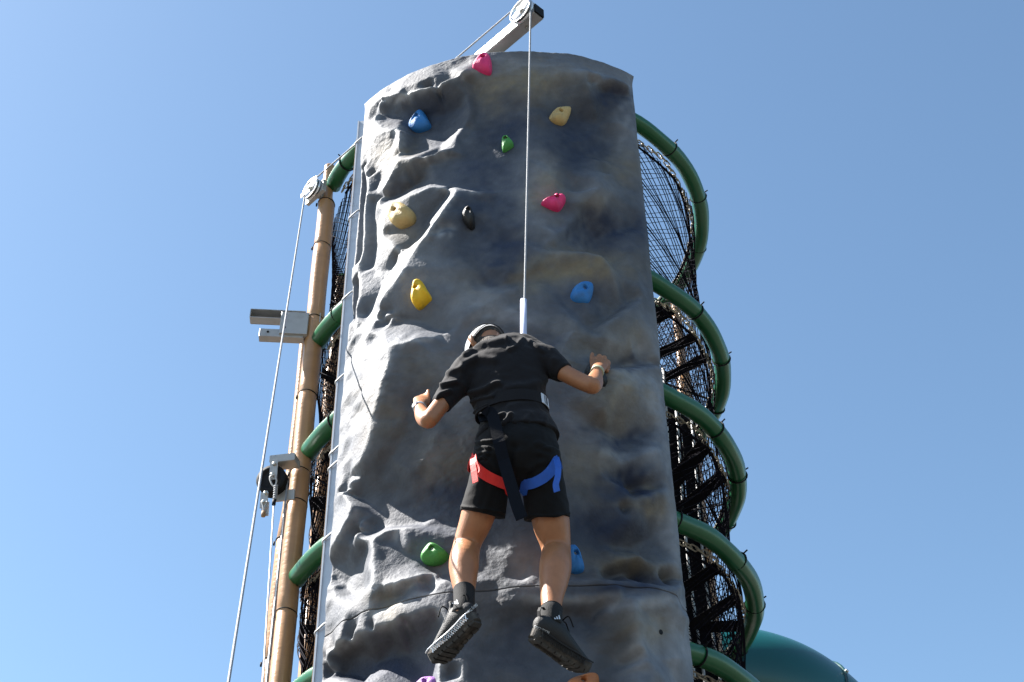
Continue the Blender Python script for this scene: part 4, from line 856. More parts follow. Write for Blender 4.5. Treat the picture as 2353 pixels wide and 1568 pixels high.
def segdist(q, line):
    d = np.full(len(q), 1e9)
    for a, b in zip(line[:-1], line[1:]):
        a = np.asarray(a); b = np.asarray(b); ab = b-a; t = np.clip(((q-a)@ab)/(ab@ab+1e-9), 0, 1)
        d = np.minimum(d, np.linalg.norm(q-(a+t[:,None]*ab), axis=1))
    return d
def folds(me, lst, face=-.05):         # cloth folds: raised creases along lines on the side that faces the viewer
    v = arr(me); n = nrm(me); q = proj(v); vw = v-CAM; vw /= np.linalg.norm(vw, axis=1)[:, None]
    facing = np.clip((-(vw*n).sum(1)-face)*3, 0, 1); h = np.zeros(len(v))
    for f, line, w, amp in lst:
        amp *= 1.5
        L = catmull([px(f, *p) for p in line], 6); d = segdist(q, L)
        h += amp*np.exp(-(d/w)**2)-amp*.45*np.exp(-(segdist(q, [(x+w*.5, y+w*1.5) for x, y in L])/(w*1.2))**2)
    setv(me, v+n*(h*facing)[:, None])

person = empty('person', P(1185, 1060, 4.47)); tag(person, 'climber in black T-shirt and shorts with harness hanging on the rope at the wall', 'person')
YT = 4.47
body = MB()
# trunk inside the clothes
loft(body, [J(1188,1050,YT,84,60), J(1183,955,YT,64,50), J(1165,880,YT,82,55), J(1166,825,YT+.01,80,48), J(1160,800,YT+.02,45,36)])
# neck and head
NB = P(1158,818,4.50); HCn = P(1116,806,4.585)
hf = np.array([-.42,.66,-.62]); hf /= np.linalg.norm(hf); hu = np.array([-.22,.42,.9]); hu -= hf*(hu@hf); hu /= np.linalg.norm(hu); hr = np.cross(hf, hu)   # face, crown, right
loft(body, [(NB, .047, .047), (HCn*.55+NB*.45-hu*.062, .043, .043), (HCn-hu*.062+hf*.008, .042, .042)])
def HP(f, u, r=0.0): return HCn+hf*f+hu*u+hr*r
loft(body, [(HP(.028,-.112), .030,.026), (HP(.025,-.095), .046,.046), (HP(.018,-.06), .060,.070), (HP(.004,-.02), .069,.088), (HP(-.006,.03), .072,.094), (HP(-.006,.07), .062,.080), (HP(-.004,.098), .036,.045)], ref=hr)
loft(body, [(HP(.088,.008), .008,.008), (HP(.103,-.018), .012,.010), (HP(.098,-.030), .014,.010)], ref=hr, n=10)      # nose
loft(body, [(HP(.082,-.058,-.018), .006,.006), (HP(.088,-.060), .008,.008), (HP(.082,-.058,.018), .006,.006)], ref=hu, n=8)   # lips
for s in (-1, 1):                      # ears: outer fold and lobe
    e = HP(-.012,-.012,s*.070)
    loft(body, [(e-hu*.026+hf*.004, .008,.006), (e+hr*s*.012-hf*.008-hu*.012, .013,.007), (e+hr*s*.018-hf*.016+hu*.012, .015,.007), (e+hr*s*.010-hf*.004+hu*.030, .009,.006)], ref=hf, n=10)
# arms
LE, LW = (985,966,4.43), (965,940,4.61)
RE, RW = (1361,887,4.42), (1371,859,4.61)
loft(body, [J(1095,842,YT,30), J(1048,888,4.455,24), J(1014,930,4.44,20.5), J(992,958,4.43,20), J(*LE,20)], n=18)
loft(body, [J(*LE,20), J(978,962,4.475,22,21), J(970,952,4.53,18,18), J(*LW,12.5,13.5)], n=18)
loft(body, [J(1232,828,YT,30), J(1272,840,4.455,24), J(1298,858,4.44,20.5), J(1335,877,4.43,20), J(*RE,20)], ref=(0,0,1), n=18)
loft(body, [J(*RE,20), J(1364,882,4.47,22,21), J(1368,871,4.53,18,18), J(*RW,12.5,13.5)], n=18)
def finger(pts, r): loft(body, [(np.asarray(p), q, q) for p, q in zip(pts, r)], ref=(.3,.2,.9), n=10, sub=4)
# left hand: fist on the rock, thumb up
loft(body, [J(*LW,12,12.5), J(966,931,4.635,15,11), J(968,924,4.665,19,11), J(968,918,4.70,19,10)], n=18)
for i, (x, y, dx) in enumerate(((977,909,3),(969,912,0),(961,918,-3),(957,927,-4))):
    L_ = (.95,1.05,1.0,.85)[i]; p0 = P(x,y+6,4.695); p1 = P(x-1,y,4.735); p2 = p1+np.array((.006*dx*.2,.026*L_,-.004)); p3 = p2+np.array((.010,.012*L_,-.022)); p4 = p3+np.array((.010,-.010,-.014))
    finger([p0,p1,p2,p3,p4], [.0098,.0105,.0092,.0085,.0072])
finger([P(980,928,4.655), P(983,917,4.685), P(984,906,4.705), P(984,898,4.715)], [.014,.0115,.0095,.0085])
# right hand over the black hold
loft(body, [J(*RW,12,12.5), J(1376,848,4.635,16,12), J(1380,839,4.67,20,12), J(1384,834,4.70,21,11)], n=18)
for i, (x, y) in enumerate(((1377,818),(1389,822),(1397,832),(1398,846))):
    L_ = (.95,1.05,1.0,.85)[i]; p0 = P(x-4,y+8,4.695); p1 = P(x,y,4.725); p2 = p1+np.array((.002,.026*L_,-.006)); p3 = p2+np.array((-.008,.008*L_,-.024)); p4 = p3+np.array((-.012,-.006,-.012))
    finger([p0,p1,p2,p3,p4], [.0098,.0108,.0094,.0085,.0072])
finger([P(1364,844,4.655), P(1361,833,4.685), P(1360,822,4.705), P(1361,813,4.715)], [.015,.0125,.0105,.0092])
# legs
LLEG = [J(1142,1062,YT,46,46), J(1112,1140,4.53,43,44), J(1093,1200,4.575,38,40), J(1077,1240,4.605,33,34), J(1071,1263,4.606,32.5,31), J(1066,1296,4.548,35,43), J(1066,1328,4.522,31,35), J(1067,1362,4.50,24,25), J(1066,1395,4.475,21,23), J(1060,1416,4.465,21,22)]
RLEG = [J(1236,1060,YT,47,46), J(1256,1140,4.53,45,45), J(1267,1205,4.575,43,43), J(1276,1248,4.605,36,35), J(1278,1270,4.606,34,32), J(1276,1304,4.548,37.5,45), J(1272,1340,4.522,33,37), J(1268,1376,4.50,26,26), J(1267,1412,4.475,22,24), J(1266,1440,4.465,22,23)]
loft(body, LLEG, n=22); loft(body, RLEG, n=22)
bm_ = remeshed(body, 'body', MT['skin'], .0055, 3)
bo = link('body', bm_); rebase(bo, person)
for s in (-1, 1):
    m = MB(); m.disc(HP(.076,.012,s*.030), hf, [(.004,-.006),(.010,-.003),(.011,.001),(.007,.006),(.002,.008)], 12); m.build('eye', MT['white'], bo.parent, True)
# hair on the back of the head, cap
hm = MB(); loft(hm, [(HP(-.050,-.088), .038,.030), (HP(-.038,-.066), .052,.050), (HP(-.014,-.03), .0705,.0800), (HP(-.010,.02), .0750,.0960), (HP(-.010,.05), .0730,.0930), (HP(-.008,.08), .0600,.0760)], ref=hr, n=28)
ho = link('hair', remeshed(hm, 'hair', MT['hair'], .005, 3)); rebase(ho, person)
V = []; F = []; nu, nv = 36, 12
def cappt(a, t, k):
    # shell over the crown; a = 0 faces forward. The back edge is cut up into an arched opening
    low = -.012+.034*max(0, math.cos(a-math.pi))**2
    u = low+(.108-low)*math.sin(t*math.pi/2); rr = math.cos(t*math.pi/2)**.55
    return HP(-.004+(.104+k)*rr*math.cos(a), u+(.004+k)*t, (.081+k)*rr*math.sin(a))
for k in (0.0, -.004):
    for i in range(nu):
        for j in range(nv+1): V.append(cappt(2*math.pi*i/nu, j/nv*.999, k))
for l in (0, 1):
    o_ = l*nu*(nv+1)
    for i in range(nu):
        for j in range(nv): F.append(tuple(o_+q for q in (i*(nv+1)+j, ((i+1)%nu)*(nv+1)+j, ((i+1)%nu)*(nv+1)+j+1, i*(nv+1)+j+1)))
for i in range(nu): F.append((i*(nv+1), ((i+1)%nu)*(nv+1), nu*(nv+1)+((i+1)%nu)*(nv+1), nu*(nv+1)+i*(nv+1)))
m = MB(); m.add(V, F); co_ = m.build('cap', MT['cap'], person, True)
m = MB(); bp_ = []                      # peak
for i, a in enumerate(np.linspace(-1.0, 1.0, 15)):
    for t in (0, .5, 1): bp_.append(HP(.098*math.cos(a)-.002+.075*t*math.cos(a*.8), -.010-.018*t-.02*t*abs(a)**2, .083*math.sin(a)*(1+.05*t)))
m.add(bp_+[p+hu*.004 for p in bp_], [(i*3+j, i*3+j+1, i*3+j+4, i*3+j+3) for i in range(14) for j in range(2)]+[(45+i*3+j+3, 45+i*3+j+4, 45+i*3+j+1, 45+i*3+j) for i in range(14) for j in range(2)])
m.build('peak', MT['cap'], None, True).parent = None
pk = bpy.data.objects['peak']; pk.parent = co_
m = MB(); arcp = [cappt(a, .0, .002)+hf*(-.001) for a in np.linspace(math.pi*.58, math.pi*1.42, 22)]
m.ribbon(arcp, [hu*1.0+hf*.2]*22, [np.array(p)-HCn for p in arcp], .009, .003); sb = m.build('cap_strap', MT['black'], None, False); sb.parent = co_
m = MB(); arcp = [cappt(a, .34, .003) for a in np.linspace(math.pi*.66, math.pi*1.34, 18)]
m.tube(arcp, .0022, 6); sb = m.build('cap_opening_edge', MT['black'], None, True); sb.parent = co_
m = MB(); m.disc(HP(-.004,.113), hu, [(.007,-.003),(.007,.003),(.003,.006)], 12); sb = m.build('cap_button', MT['cap'], None, True); sb.parent = co_

# T-shirt
sh = MB()
loft(sh, [J(1190,1010,YT-.005,98,72), J(1187,985,YT-.005,89,64), J(1183,956,YT,78,57), J(1174,930,YT,84,57), J(1165,895,YT,91,60), J(1164,860,YT,95,60), J(1165,832,YT,94,56), J(1168,810,YT+.008,74,48), J(1166,795,YT+.014,46,38)], n=40, round_ends=False)
loft(sh, [J(1100,842,YT,44,44), J(1072,858,4.462,40,42), J(1043,892,4.452,31,34), J(1014,930,4.442,24.5,26.5)], n=24, round_ends=False)
loft(sh, [J(1228,830,YT,42,42), J(1255,832,4.462,38,40), J(1274,841,4.452,31,34), J(1297,858,4.442,24.5,26.5)], ref=(0,0,1), n=24, round_ends=False)
loft(sh, [J(1112,830,YT+.005,30,34), J(1140,808,4.485,28,34), J(1172,796,4.49,26,34), J(1205,800,4.485,28,34), J(1240,822,YT+.005,30,34)], ref=(0,1,0), n=20)
shm = remeshed(sh, 't_shirt', MT['shirt'], .0048, 5)
folds(shm, [('R',[(500,552),(590,530),(660,490),(690,488)],7,.011),('R',[(510,612),(580,590),(650,585)],6,.010),('R',[(528,692),(555,665),(612,636)],6,.010),('R',[(450,290),(540,230),(650,205),(740,185)],6,.007),
  ('R',[(430,400),(470,340),(560,315),(650,330)],9,.008),('R',[(745,185),(740,220),(752,255)],4,.006),('R',[(840,190),(810,230),(770,255)],5,.006),('R',[(900,200),(950,240),(985,265)],5,.006),
  ('R',[(300,500),(350,490),(395,478)],5,.010),('R',[(270,590),(300,560),(350,540)],6,.010),('R',[(330,420),(380,400),(420,390)],6,.006),('R',[(650,560),(760,520),(900,500),(1000,470)],10,.007),('R',[(640,640),(760,590),(900,575),(1030,590)],9,.007),
  ('R',[(760,640),(880,620),(1000,630)],7,.006),('R',[(600,780),(570,820),(540,870)],6,.007),('R',[(700,795),(740,740),(775,705),(800,760)],6,.012),('R',[(660,740),(690,710),(720,700)],5,.009),('R',[(560,860),(600,840),(640,835)],5,.008),('R',[(900,790),(880,740),(900,700)],8,.006),('R',[(1050,840),(1010,780),(1000,720)],8,.006),('R',[(1060,430),(1050,380),(1060,330)],8,.007),('R',[(430,430),(440,380),(420,330)],6,.006),('R',[(470,560),(450,500),(440,450)],7,.006)])
v = arr(shm); n_ = nrm(shm); setv(shm, v+n_*(.004*vnoise(v[:,0]*22+v[:,1]*9, v[:,2]*34, 31)+.0022*vnoise(v[:,0]*60, v[:,2]*60+v[:,1]*30, 32))[:,None])
sho = link('t_shirt', shm); rebase(sho, person)
# shorts
st = MB()
loft(st, [J(1188,985,YT,84,58), J(1187,1015,YT-.004,94,70), J(1187,1045,YT-.004,99,78), J(1187,1072,YT,96,74)], n=36, round_ends=True)
loft(st, [J(1140,1050,YT-.004,52,66), J(1128,1100,4.495,49,58), J(1117,1145,4.53,49.5,54), J(1109,1183,4.56,53.5,55)], n=30, round_ends=False)
loft(st, [J(1236,1050,YT-.004,53,66), J(1246,1100,4.495,50,58), J(1253,1145,4.53,51,54), J(1257,1193,4.565,54.5,56)], n=30, round_ends=False)
stm = remeshed(st, 'shorts', MT['shorts'], .0048, 5)
folds(stm, [('R',[(540,900),(590,885),(640,882)],4,.007),('R',[(540,942),(580,925),(620,930)],4,.007),('R',[(545,975),(580,958),(612,972)],4,.007),('R',[(550,1000),(580,990),(600,1000)],3,.006),('R',[(1090,960),(1030,980),(960,960)],7,.006),('R',[(1080,920),(1020,930),(950,900)],8,.006),('R',[(900,1080),(940,1040),(1030,1010)],8,.005),('R',[(790,1150),(770,1040),(790,920)],10,-.010),('R',[(680,1080),(620,1020),(600,960)],8,.005),('R',[(430,1330),(560,1345),(730,1370)],3,.004),('R',[(900,1390),(1040,1395),(1170,1375)],3,.004),('R',[(600,1330),(630,1250),(640,1190)],8,.004),('R',[(1000,1350),(1010,1260),(990,1190)],9,.004)])
v = arr(stm); n_ = nrm(stm); setv(stm, v+n_*(.004*vnoise(v[:,0]*24+v[:,1]*9, v[:,2]*30, 33)+.002*vnoise(v[:,0]*60, v[:,2]*60, 34))[:,None])
sto = link('shorts', stm); rebase(sto, person)
# ---- harness
bsh = BVHTree.FromPolygons([tuple(c) for c in arr(shm)], [tuple(p.vertices) for p in shm.polygons])
bst = BVHTree.FromPolygons([tuple(c) for c in arr(stm)], [tuple(p.vertices) for p in stm.polygons])
def wrap(trees, c, e1, e2, rmax, off, N=64):
    e1 = e1/np.linalg.norm(e1); e2 = e2-e1*(e2@e1); e2 /= np.linalg.norm(e2); ax_ = np.cross(e1, e2); R = []
    for k in range(N):
        q = 2*math.pi*k/N; d = math.cos(q)*e1+math.sin(q)*e2; best = 0
        for t in trees:
            h = t.ray_cast(Vector(c+d*rmax*1.6), Vector(-d), rmax*1.6)
            if h[0] is not None: best = max(best, rmax*1.6-h[3])
        R.append(min(best, rmax) if best > 0 else rmax*.9)
    R = np.array(R); R = np.convolve(np.concatenate([R[-3:], R, R[:3]]), np.ones(7)/7, 'valid')
    pts = [c+(R[k]+off)*(math.cos(2*math.pi*k/N)*e1+math.sin(2*math.pi*k/N)*e2) for k in range(N)]
    dirs = [math.cos(2*math.pi*k/N)*e1+math.sin(2*math.pi*k/N)*e2 for k in range(N)]
    return pts, dirs, ax_
def strap_loop(name, pts, dirs, axd, w, mtl, parent, th=.004):
    m = MB(); m.ribbon(pts+pts[:1], [axd]*(len(pts)+1), dirs+dirs[:1], w, th); o = m.build(name, MT[mtl], None); rebase(o, person) if parent is None else setattr(o, 'parent', parent); return o
bc = P(1181, 944, YT); eL = P(1100,962,YT)-P(1262,950,YT)
pts, dirs, axd = wrap([bsh], bc, eL, np.array((0,1.,0)), .17, .002)
harness = strap_loop('harness', pts, dirs, axd, .052, 'shirt', None)
# label patch on the belt
k0 = min(range(64), key=lambda k: abs(proj(pts[k][None])[0][0]-px('R',1000,665)[0])+(1000 if dirs[k][1] > 0 else 0)); ks = [k0-2, k0-1, k0, k0+1, k0+2]
m = MB(); m.ribbon([pts[k % 64]+dirs[k % 64]*.005 for k in ks], [axd]*5, [dirs[k % 64] for k in ks], .046, .002); lb = m.build('label', MT['label'], None); lb.parent = harness
for f_ in (-.35, 0, .45):
    m = MB(); m.ribbon([pts[k % 64]+dirs[k % 64]*.0072+np.cross(axd, dirs[k % 64])*f_*.02 for k in (k0,)*2] if False else [pts[k0 % 64]+dirs[k0 % 64]*.0074+(pts[(k0+1) % 64]-pts[k0 % 64])*f_*1.6+axd*s_ for s_ in (-.02,.02)], [pts[(k0+1) % 64]-pts[k0 % 64]]*2, [dirs[k0 % 64]]*2, .003, .0006); q_ = m.build('label_print', MT['navy'], None); q_.parent = harness
def leg_loop(vis, mtl, front, w=.040):
    q = catmull([px('R', *p) for p in vis], 6); pts = []; nn = []
    for x, y in q:
        d = Vector(ray(x, y)).normalized(); h = bst.ray_cast(Vector(CAM), d)
        if h[0] is None: continue
        n = np.array(h[1]); n = n if n @ np.array(d) < 0 else -n
        pts.append(np.array(h[0])+n*.004); nn.append(n)
    for _ in range(3):
        pts = [pts[0]]+[(pts[i-1]+2*pts[i]+pts[i+1])/4 for i in range(1, len(pts)-1)]+[pts[-1]]
        nn = [nn[0]]+[(nn[i-1]+2*nn[i]+nn[i+1])/4 for i in range(1, len(nn)-1)]+[nn[-1]]
    a, b = pts[0], pts[-1]; fr = P(*front, 4.60)                    # the hidden half passes in front of the thigh
    hid = catmull([pts[-2], b, b+np.array((0,.07,.01)), fr, a+np.array((0,.07,.0)), a], 6)[7:-1]
    c = (a+b)/2+np.array((0,.06,0)); pts = pts+list(hid); nn = nn+[(p-c) for p in hid]
    N = len(pts); W_ = []
    for k in range(N):
        t = pts[(k+1) % N]-pts[k-1]; ww = np.cross(t, nn[k]); W_.append(ww/np.linalg.norm(ww))
    for k in range(1, N):
        if W_[k] @ W_[k-1] < 0: W_[k] = -W_[k]
    m = MB(); m.ribbon(pts+pts[:1], W_+[W_[0] if W_[0] @ W_[-1] > 0 else -W_[0]], nn+nn[:1], w, .004); o = m.build('leg_loop', MT[mtl], None); o.parent = harness
    return o
LLp = [leg_loop([(512,1000),(535,1055),(585,1105),(650,1145),(738,1182)], 'red', (1120,1070))]
RLp = [leg_loop([(872,1180),(930,1168),(990,1135),(1045,1080),(1084,1005)], 'blue', (1245,1070))]
LLp[0]['label'] = 'red webbing leg loop'; RLp[0]['label'] = 'blue webbing leg loop'
def tail_strap(f, line, mtl, w, Y, twist=(1,0,0), nm='strap_tail', th=.003):
    q = catmull([px(f, *p) for p in line], 5); N = len(q); Ys = np.interp(np.linspace(0,1,N), np.linspace(0,1,len(Y)), Y)
    pts = [P(x, y, yy) for (x, y), yy in zip(q, Ys)]; m = MB(); W_ = []
    for i in range(N):
        t = pts[min(i+1,N-1)]-pts[max(i-1,0)]; t /= np.linalg.norm(t); a = np.asarray(twist, float); a = a-t*(a@t); W_.append(a/np.linalg.norm(a))
    Nn = [np.cross(W_[i], (pts[min(i+1,N-1)]-pts[max(i-1,0)])) for i in range(N)]
    Nn = [n if n[1] < 0 else -n for n in Nn]
    m.ribbon(pts, W_, Nn, w, th); o = m.build(nm, MT[mtl], None); o.parent = harness; return o
tail_strap('R', [(513,985),(512,1040),(520,1090),(530,1165)], 'red', .026, [4.385,4.37,4.37,4.375], (.8,-.6,0))
tail_strap('R', [(522,985),(530,1030),(548,1075),(545,1100)], 'red', .022, [4.38,4.365,4.362,4.365], (.6,-.8,.2))
tail_strap('R', [(1080,1000),(1094,1060),(1090,1130),(1078,1180),(1086,1228)], 'blue', .024, [4.385,4.365,4.36,4.365,4.37], (.9,-.4,0))
# the long navy strap hanging behind the legs: it leaves the belt, folds over and falls free
def surfY(x, y, default):
    d = Vector(ray(x, y)).normalized(); o_ = Vector(CAM); ys = [h[0].y for h in (t.ray_cast(o_, d) for t in (bsh, bst)) if h[0] is not None]
    return min(ys) if ys else default
line = [(596,745),(585,705),(608,684),(640,700),(665,780),(690,890),(720,1010),(752,1120),(785,1230),(815,1330),(846,1412)]
Yl = []
for p_ in line:
    x, y = px('R', *p_); Yl.append(surfY(x, y, 4.45)-.012-.03)
Yl[2] = Yl[5]-.004; Yl[3] = Yl[5]-.006; Yl[4] = Yl[5]-.003      # falls plumb from the loop on the belt
for i in range(7, 11): Yl[i] = Yl[6]+.006*(i-6)
tail_strap('R', line, 'navy', .046, Yl, (1,-.25,0), 'long_strap', .004)
# ---- watch and wristband
def ringband(c, axis, r, w, mtl, nm, th=.003):
    a = np.asarray(axis, float); m = MB(); m.disc(c, a, [(r,-w),(r+th,-w*.9),(r+th,w*.9),(r,w)], 24); o = m.build(nm, MT[mtl], None, True); rebase(o, person); return o
lw = P(964.5,938,4.618); ringband(lw, P(966,930,4.64)-P(966,944,4.59), .0245, .008, 'watch', 'watch')
m = MB(); fd_ = np.array([-.75,-.62,.2]); m.disc(lw+fd_*.024, fd_, [(.015,-.002),(.016,.004),(.013,.007)], 20); w_ = m.build('watch_face', MT['watch'], None, True); rebase(w_, person)
rw = P(1372,856,4.618); wa = P(1376,846,4.64)-P(1367,868,4.58)
ringband(rw, wa, .0255, .005, 'band', 'wristband'); ringband(rw+wa/np.linalg.norm(wa)*.011, wa, .0255, .004, 'band', 'wristband')
# ---- socks
for leg in (LLEG, RLEG):
    m = MB(); A = leg[-3:]; k = []
    top_y = 0
    s0 = [(p, a*1.10+.002, b*1.10+.002) for p, a, b in leg[-3:]]
    if leg is LLEG: s0[0] = (J(1066.5,1357,4.503,24)[0], J(1066,1357,4.5,25.5)[1], J(1066,1357,4.5,27)[1])
    else: s0[0] = (J(1267.5,1401,4.483,24)[0], J(1267,1401,4.48,26)[1], J(1267,1401,4.48,27.5)[1])
    loft(m, [s0[0], ((s0[0][0]*.8+s0[1][0]*.2), s0[0][1]*.97, s0[0][2]*.97)]+s0[1:], n=28, round_ends=False); so_ = m.build('sock', MT['sock'], None, True); rebase(so_, person)
    # small three-bar emblem on the back of the sock
    cx_, cy_ = (1046, 1384) if leg is LLEG else (1281, 1419)
    tr = BVHTree.FromPolygons([tuple(v.co) for v in so_.data.vertices], [tuple(p.vertices) for p in so_.data.polygons])
    em = MB()
    for (dx, h) in ((-5,3.2),(0,6),(5,9)):
        quad = [(cx_+dx-2+2*.2, cy_+4), (cx_+dx+2, cy_+4), (cx_+dx+.8-1.2, cy_+4-h), (cx_+dx-2-1.0, cy_+4-h)]
        vs4 = []
        for x, y in quad:
            h_ = tr.ray_cast(Vector(CAM), Vector(ray(x, y)).normalized())
            p_ = np.array(h_[0]) if h_[0] is not None else P(x, y, 4.42)
            d_ = ray(x, y); vs4.append(p_-d_/np.linalg.norm(d_)*.0015)
        em.add(vs4, [(0,1,2,3)])
    e_ = em.build('emblem', MT['label'], None); e_.parent = so_
# ---- shoes
def shoe(heel, toe, nsole, ank, side, text=None):
    L_ = toe-heel; ln = np.linalg.norm(L_); lx = L_/ln; nz = -(nsole-lx*(nsole@lx)); nz /= np.linalg.norm(nz); wy = np.cross(nz, lx)     # nz = foot up
    def Q(x, y, z): return heel+lx*x*ln+wy*y+nz*z
    root = empty('shoe', heel); rebase(root, person); root.parent = person; root.matrix_parent_inverse = Matrix.Identity(4); root.location = [float(c) for c in heel-np.array(person.location)]
    def put(m, nm, mtl, smooth=False): o = m.build(nm, MT[mtl], None, smooth); o.parent = root; o.matrix_parent_inverse = Matrix.Translation(Vector([float(c) for c in heel])).inverted(); return o
    up = MB()
    loft(up, [(Q(.03,0,.050), .030,.034), (Q(.12,0,.056), .036,.044), (Q(.30,0,.058), .040,.046), (Q(.50,.002*side,.048), .044,.036), (Q(.72,.004*side,.036), .047,.026), (Q(.90,.004*side,.028), .040,.020), (Q(.985,.003*side,.024), .024,.014)], ref=wy, n=26)
    loft(up, [(Q(.16,0,.070), .034,.036), (ank*.45+Q(.18,0,.075)*.55, .032,.038), (ank*.75+Q(.18,0,.08)*.25, .033,.039)], ref=wy, n=24, round_ends=False)
    loft(up, [(Q(.40,0,.085), .024,.012), (Q(.24,0,.108), .022,.012), (Q(.22,0,.128), .020,.008)], ref=wy, n=14)      # tongue
    put_m = remeshed(up, 'shoe_upper', MT['shoe'], .0045, 3); uo = link('shoe_upper', put_m); uo.parent = root; uo.matrix_parent_inverse = Matrix.Translation(Vector([float(c) for c in heel])).inverted()
    # sole: outline slab
    def wid(x): return np.interp(x, [-.02,0,.04,.12,.3,.48,.68,.84,.94,1.0,1.02], [.010,.020,.030,.036,.034,.037,.049,.050,.038,.016,.006])
    def curve(x): return .012*max(0, (x-.72)/.28)**2+.004*max(0,(.08-x)/.08)
    xs = np.concatenate([np.linspace(-.02,.06,6), np.linspace(.1,.9,22), np.linspace(.93,1.02,7)])
    ms = MB(); V = []
    for x in xs:
        w = wid(x); s_ = .004*side*math.sin(x*3.14)
        for (yy, zz_) in ((-w*.93,-.004),(-w*1.04,.010),(-w*.97,.026),(w*.97,.026),(w*1.04,.010),(w*.93,-.004)): V.append(Q(x, yy+s_, zz_+curve(x)))
    F = [(i*6+k, i*6+(k+1)%6, i*6+6+(k+1)%6, i*6+6+k) for i in range(len(xs)-1) for k in range(6)]+[(5,4,3,2,1,0), tuple(range(len(V)-6, len(V)))]
    ms.add(V, F); put(ms, 'midsole', 'sole')
    # tread blocks: heel ring, forefoot bars
    for x0, x1 in ((.02,.115),(.60,.675),(.69,.765),(.78,.855),(.87,.945)):
        m = MB(); V = []
        for x in (x0+.006, x1-.006):
            w = wid(x)*.90
            V += [Q(x, -w, -.004+curve(x)), Q(x, w, -.004+curve(x)), Q(x, w*.93, -.013+curve(x)), Q(x, -w*.93, -.013+curve(x))]
        m.add(V, [(0,1,2,3),(7,6,5,4),(0,4,5,1),(1,5,6,2),(2,6,7,3),(3,7,4,0)]); put(m, 'tread_block', 'sole')
    for sg in (-1, 1):
        for x0, x1 in ((.125,.24),(.25,.36),(.37,.47),(.48,.59)):
            m = MB(); V = []
            for x in (x0+.005, x1-.005):
                w = wid(x)*.93; wi = w*.45
                V += [Q(x, sg*w, -.004), Q(x, sg*wi, -.004), Q(x, sg*wi*1.08, -.013), Q(x, sg*w*.95, -.013)]
            m.add(V, [(0,1,2,3),(7,6,5,4),(0,4,5,1),(1,5,6,2),(2,6,7,3),(3,7,4,0)]); put(m, 'tread_block', 'sole')
    # zig-zag lattice along both sides of the midsole
    for sg in (-1, 1):
        m = MB(); zig = [Q(x, sg*(wid(x)*1.02+.0045), (.004 if i % 2 else .026)+curve(x)) for i, x in enumerate(np.linspace(.06,.80,22))]
        m.tube(zig, .0020, 5); zig2 = [Q(x, sg*(wid(x)*1.0+.0045), (.026 if i % 2 else .006)+curve(x)) for i, x in enumerate(np.linspace(.06,.80,22))]
        m.tube(zig2, .0016, 5); m.tube([Q(x, sg*(wid(x)*1.02+.004), .029+curve(x)) for x in np.linspace(0,.95,20)], .0026, 6)
        put(m, 'midsole_lattice', 'watch' if side < 0 and sg == LIT else 'shoe')
    # heel tab and laces
    m = MB(); m.ribbon([Q(-.015,0,.075), Q(-.05,0,.092), Q(-.055,0,.106), Q(-.02,0,.112), Q(.02,0,.108)], [wy]*5, [-lx]*5, .018, .003); put(m, 'heel_loop', 'black')
    for k in range(5):
        x = .34+.055*k; m = MB(); m.tube(catmull([Q(x,-.030,.080-.010*k), Q(x+.01,0,.106-.012*k), Q(x+.02,.030,.080-.010*k)], 4), .0028, 6); put(m, 'lace', 'black', True)
    m = MB(); c = Q(.33,0,.112); m.tube(catmull([c, c+wy*.03*side+nz*.025, c+wy*.055*side+nz*.012+lx*.01, c+wy*.03*side+nz*.002+lx*.02, c], 6), .0026, 6)
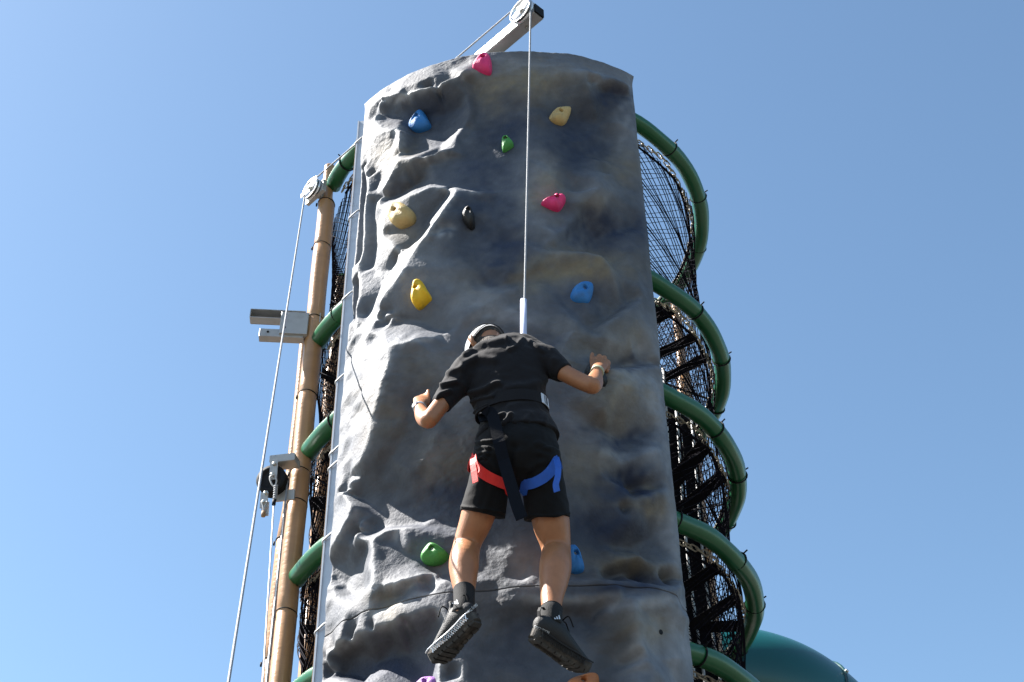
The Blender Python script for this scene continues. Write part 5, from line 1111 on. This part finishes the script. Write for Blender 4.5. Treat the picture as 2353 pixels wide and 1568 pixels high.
    m.tube(catmull([c, c-wy*.03*side+nz*.016, c-wy*.04*side-nz*.01+lx*.03], 6), .0026, 6); m.tube(catmull([c, c+wy*.02*side+nz*.006+lx*.03, c+wy*.03*side-nz*.02+lx*.07], 6), .0026, 6); put(m, 'lace_bow', 'black', True)
    # printed heel band
    if text:
        band = BVHTree.FromPolygons([tuple(c) for c in arr(put_m)], [tuple(p.vertices) for p in put_m.polygons])
        cu = bpy.data.curves.new('t', 'FONT'); cu.body = text; cu.size = 1.0; cu.align_x = 'CENTER'; cu.align_y = 'CENTER'
        to = bpy.data.objects.new('t', cu); col.objects.link(to); dg = bpy.context.evaluated_depsgraph_get(); tm = bpy.data.meshes.new_from_object(to.evaluated_get(dg)); bpy.data.objects.remove(to); tm.name = 'print'
        bmt = bmesh.new(); bmt.from_mesh(tm); bmesh.ops.triangulate(bmt, faces=bmt.faces[:]); bmesh.ops.subdivide_edges(bmt, edges=[e for e in bmt.edges if e.calc_length() > .25], cuts=1); bmt.to_mesh(tm); bmt.free()
        tv = arr(tm); wdt = np.ptp(tv[:,0]); out = []
        x0_, y0_, x1_, y1_, hgt = TXT
        for a, b_, _ in tv:
            t = a/wdt+.5; ux, uy = x1_-x0_, y1_-y0_; l_ = math.hypot(ux, uy)
            X_ = x0_+ux*t+uy/l_*b_*hgt*1.0; Y_ = y0_+uy*t-ux/l_*b_*hgt
            h_ = band.ray_cast(Vector(CAM), Vector(ray(X_, Y_)).normalized()); d_ = ray(X_, Y_)
            p_ = np.array(h_[0]) if h_[0] is not None else P(X_, Y_, 4.42); out.append(p_-d_/np.linalg.norm(d_)*.0025)
        setv(tm, np.array(out)); tm.materials.clear(); tm.materials.append(MT['white']); to = link('heel_print', tm); to.parent = root; to.matrix_parent_inverse = Matrix.Translation(Vector([float(c) for c in heel])).inverted()
    return root
LIT = 1
TXT = (1096, 1389, 1072, 1409, 9)
shoe(P(1098,1424,4.44), P(1000,1528,4.585), -FW*.60+RT*.52-UP*.46, LLEG[-1][0], -1, 'OOFO TSION')
TXT = (1227, 1440, 1262, 1455, 9)
shoe(P(1220,1463,4.44), P(1346,1549,4.60), -FW*.40-RT*.36-UP*.78, RLEG[-1][0], 1, 'ODFO TSION')
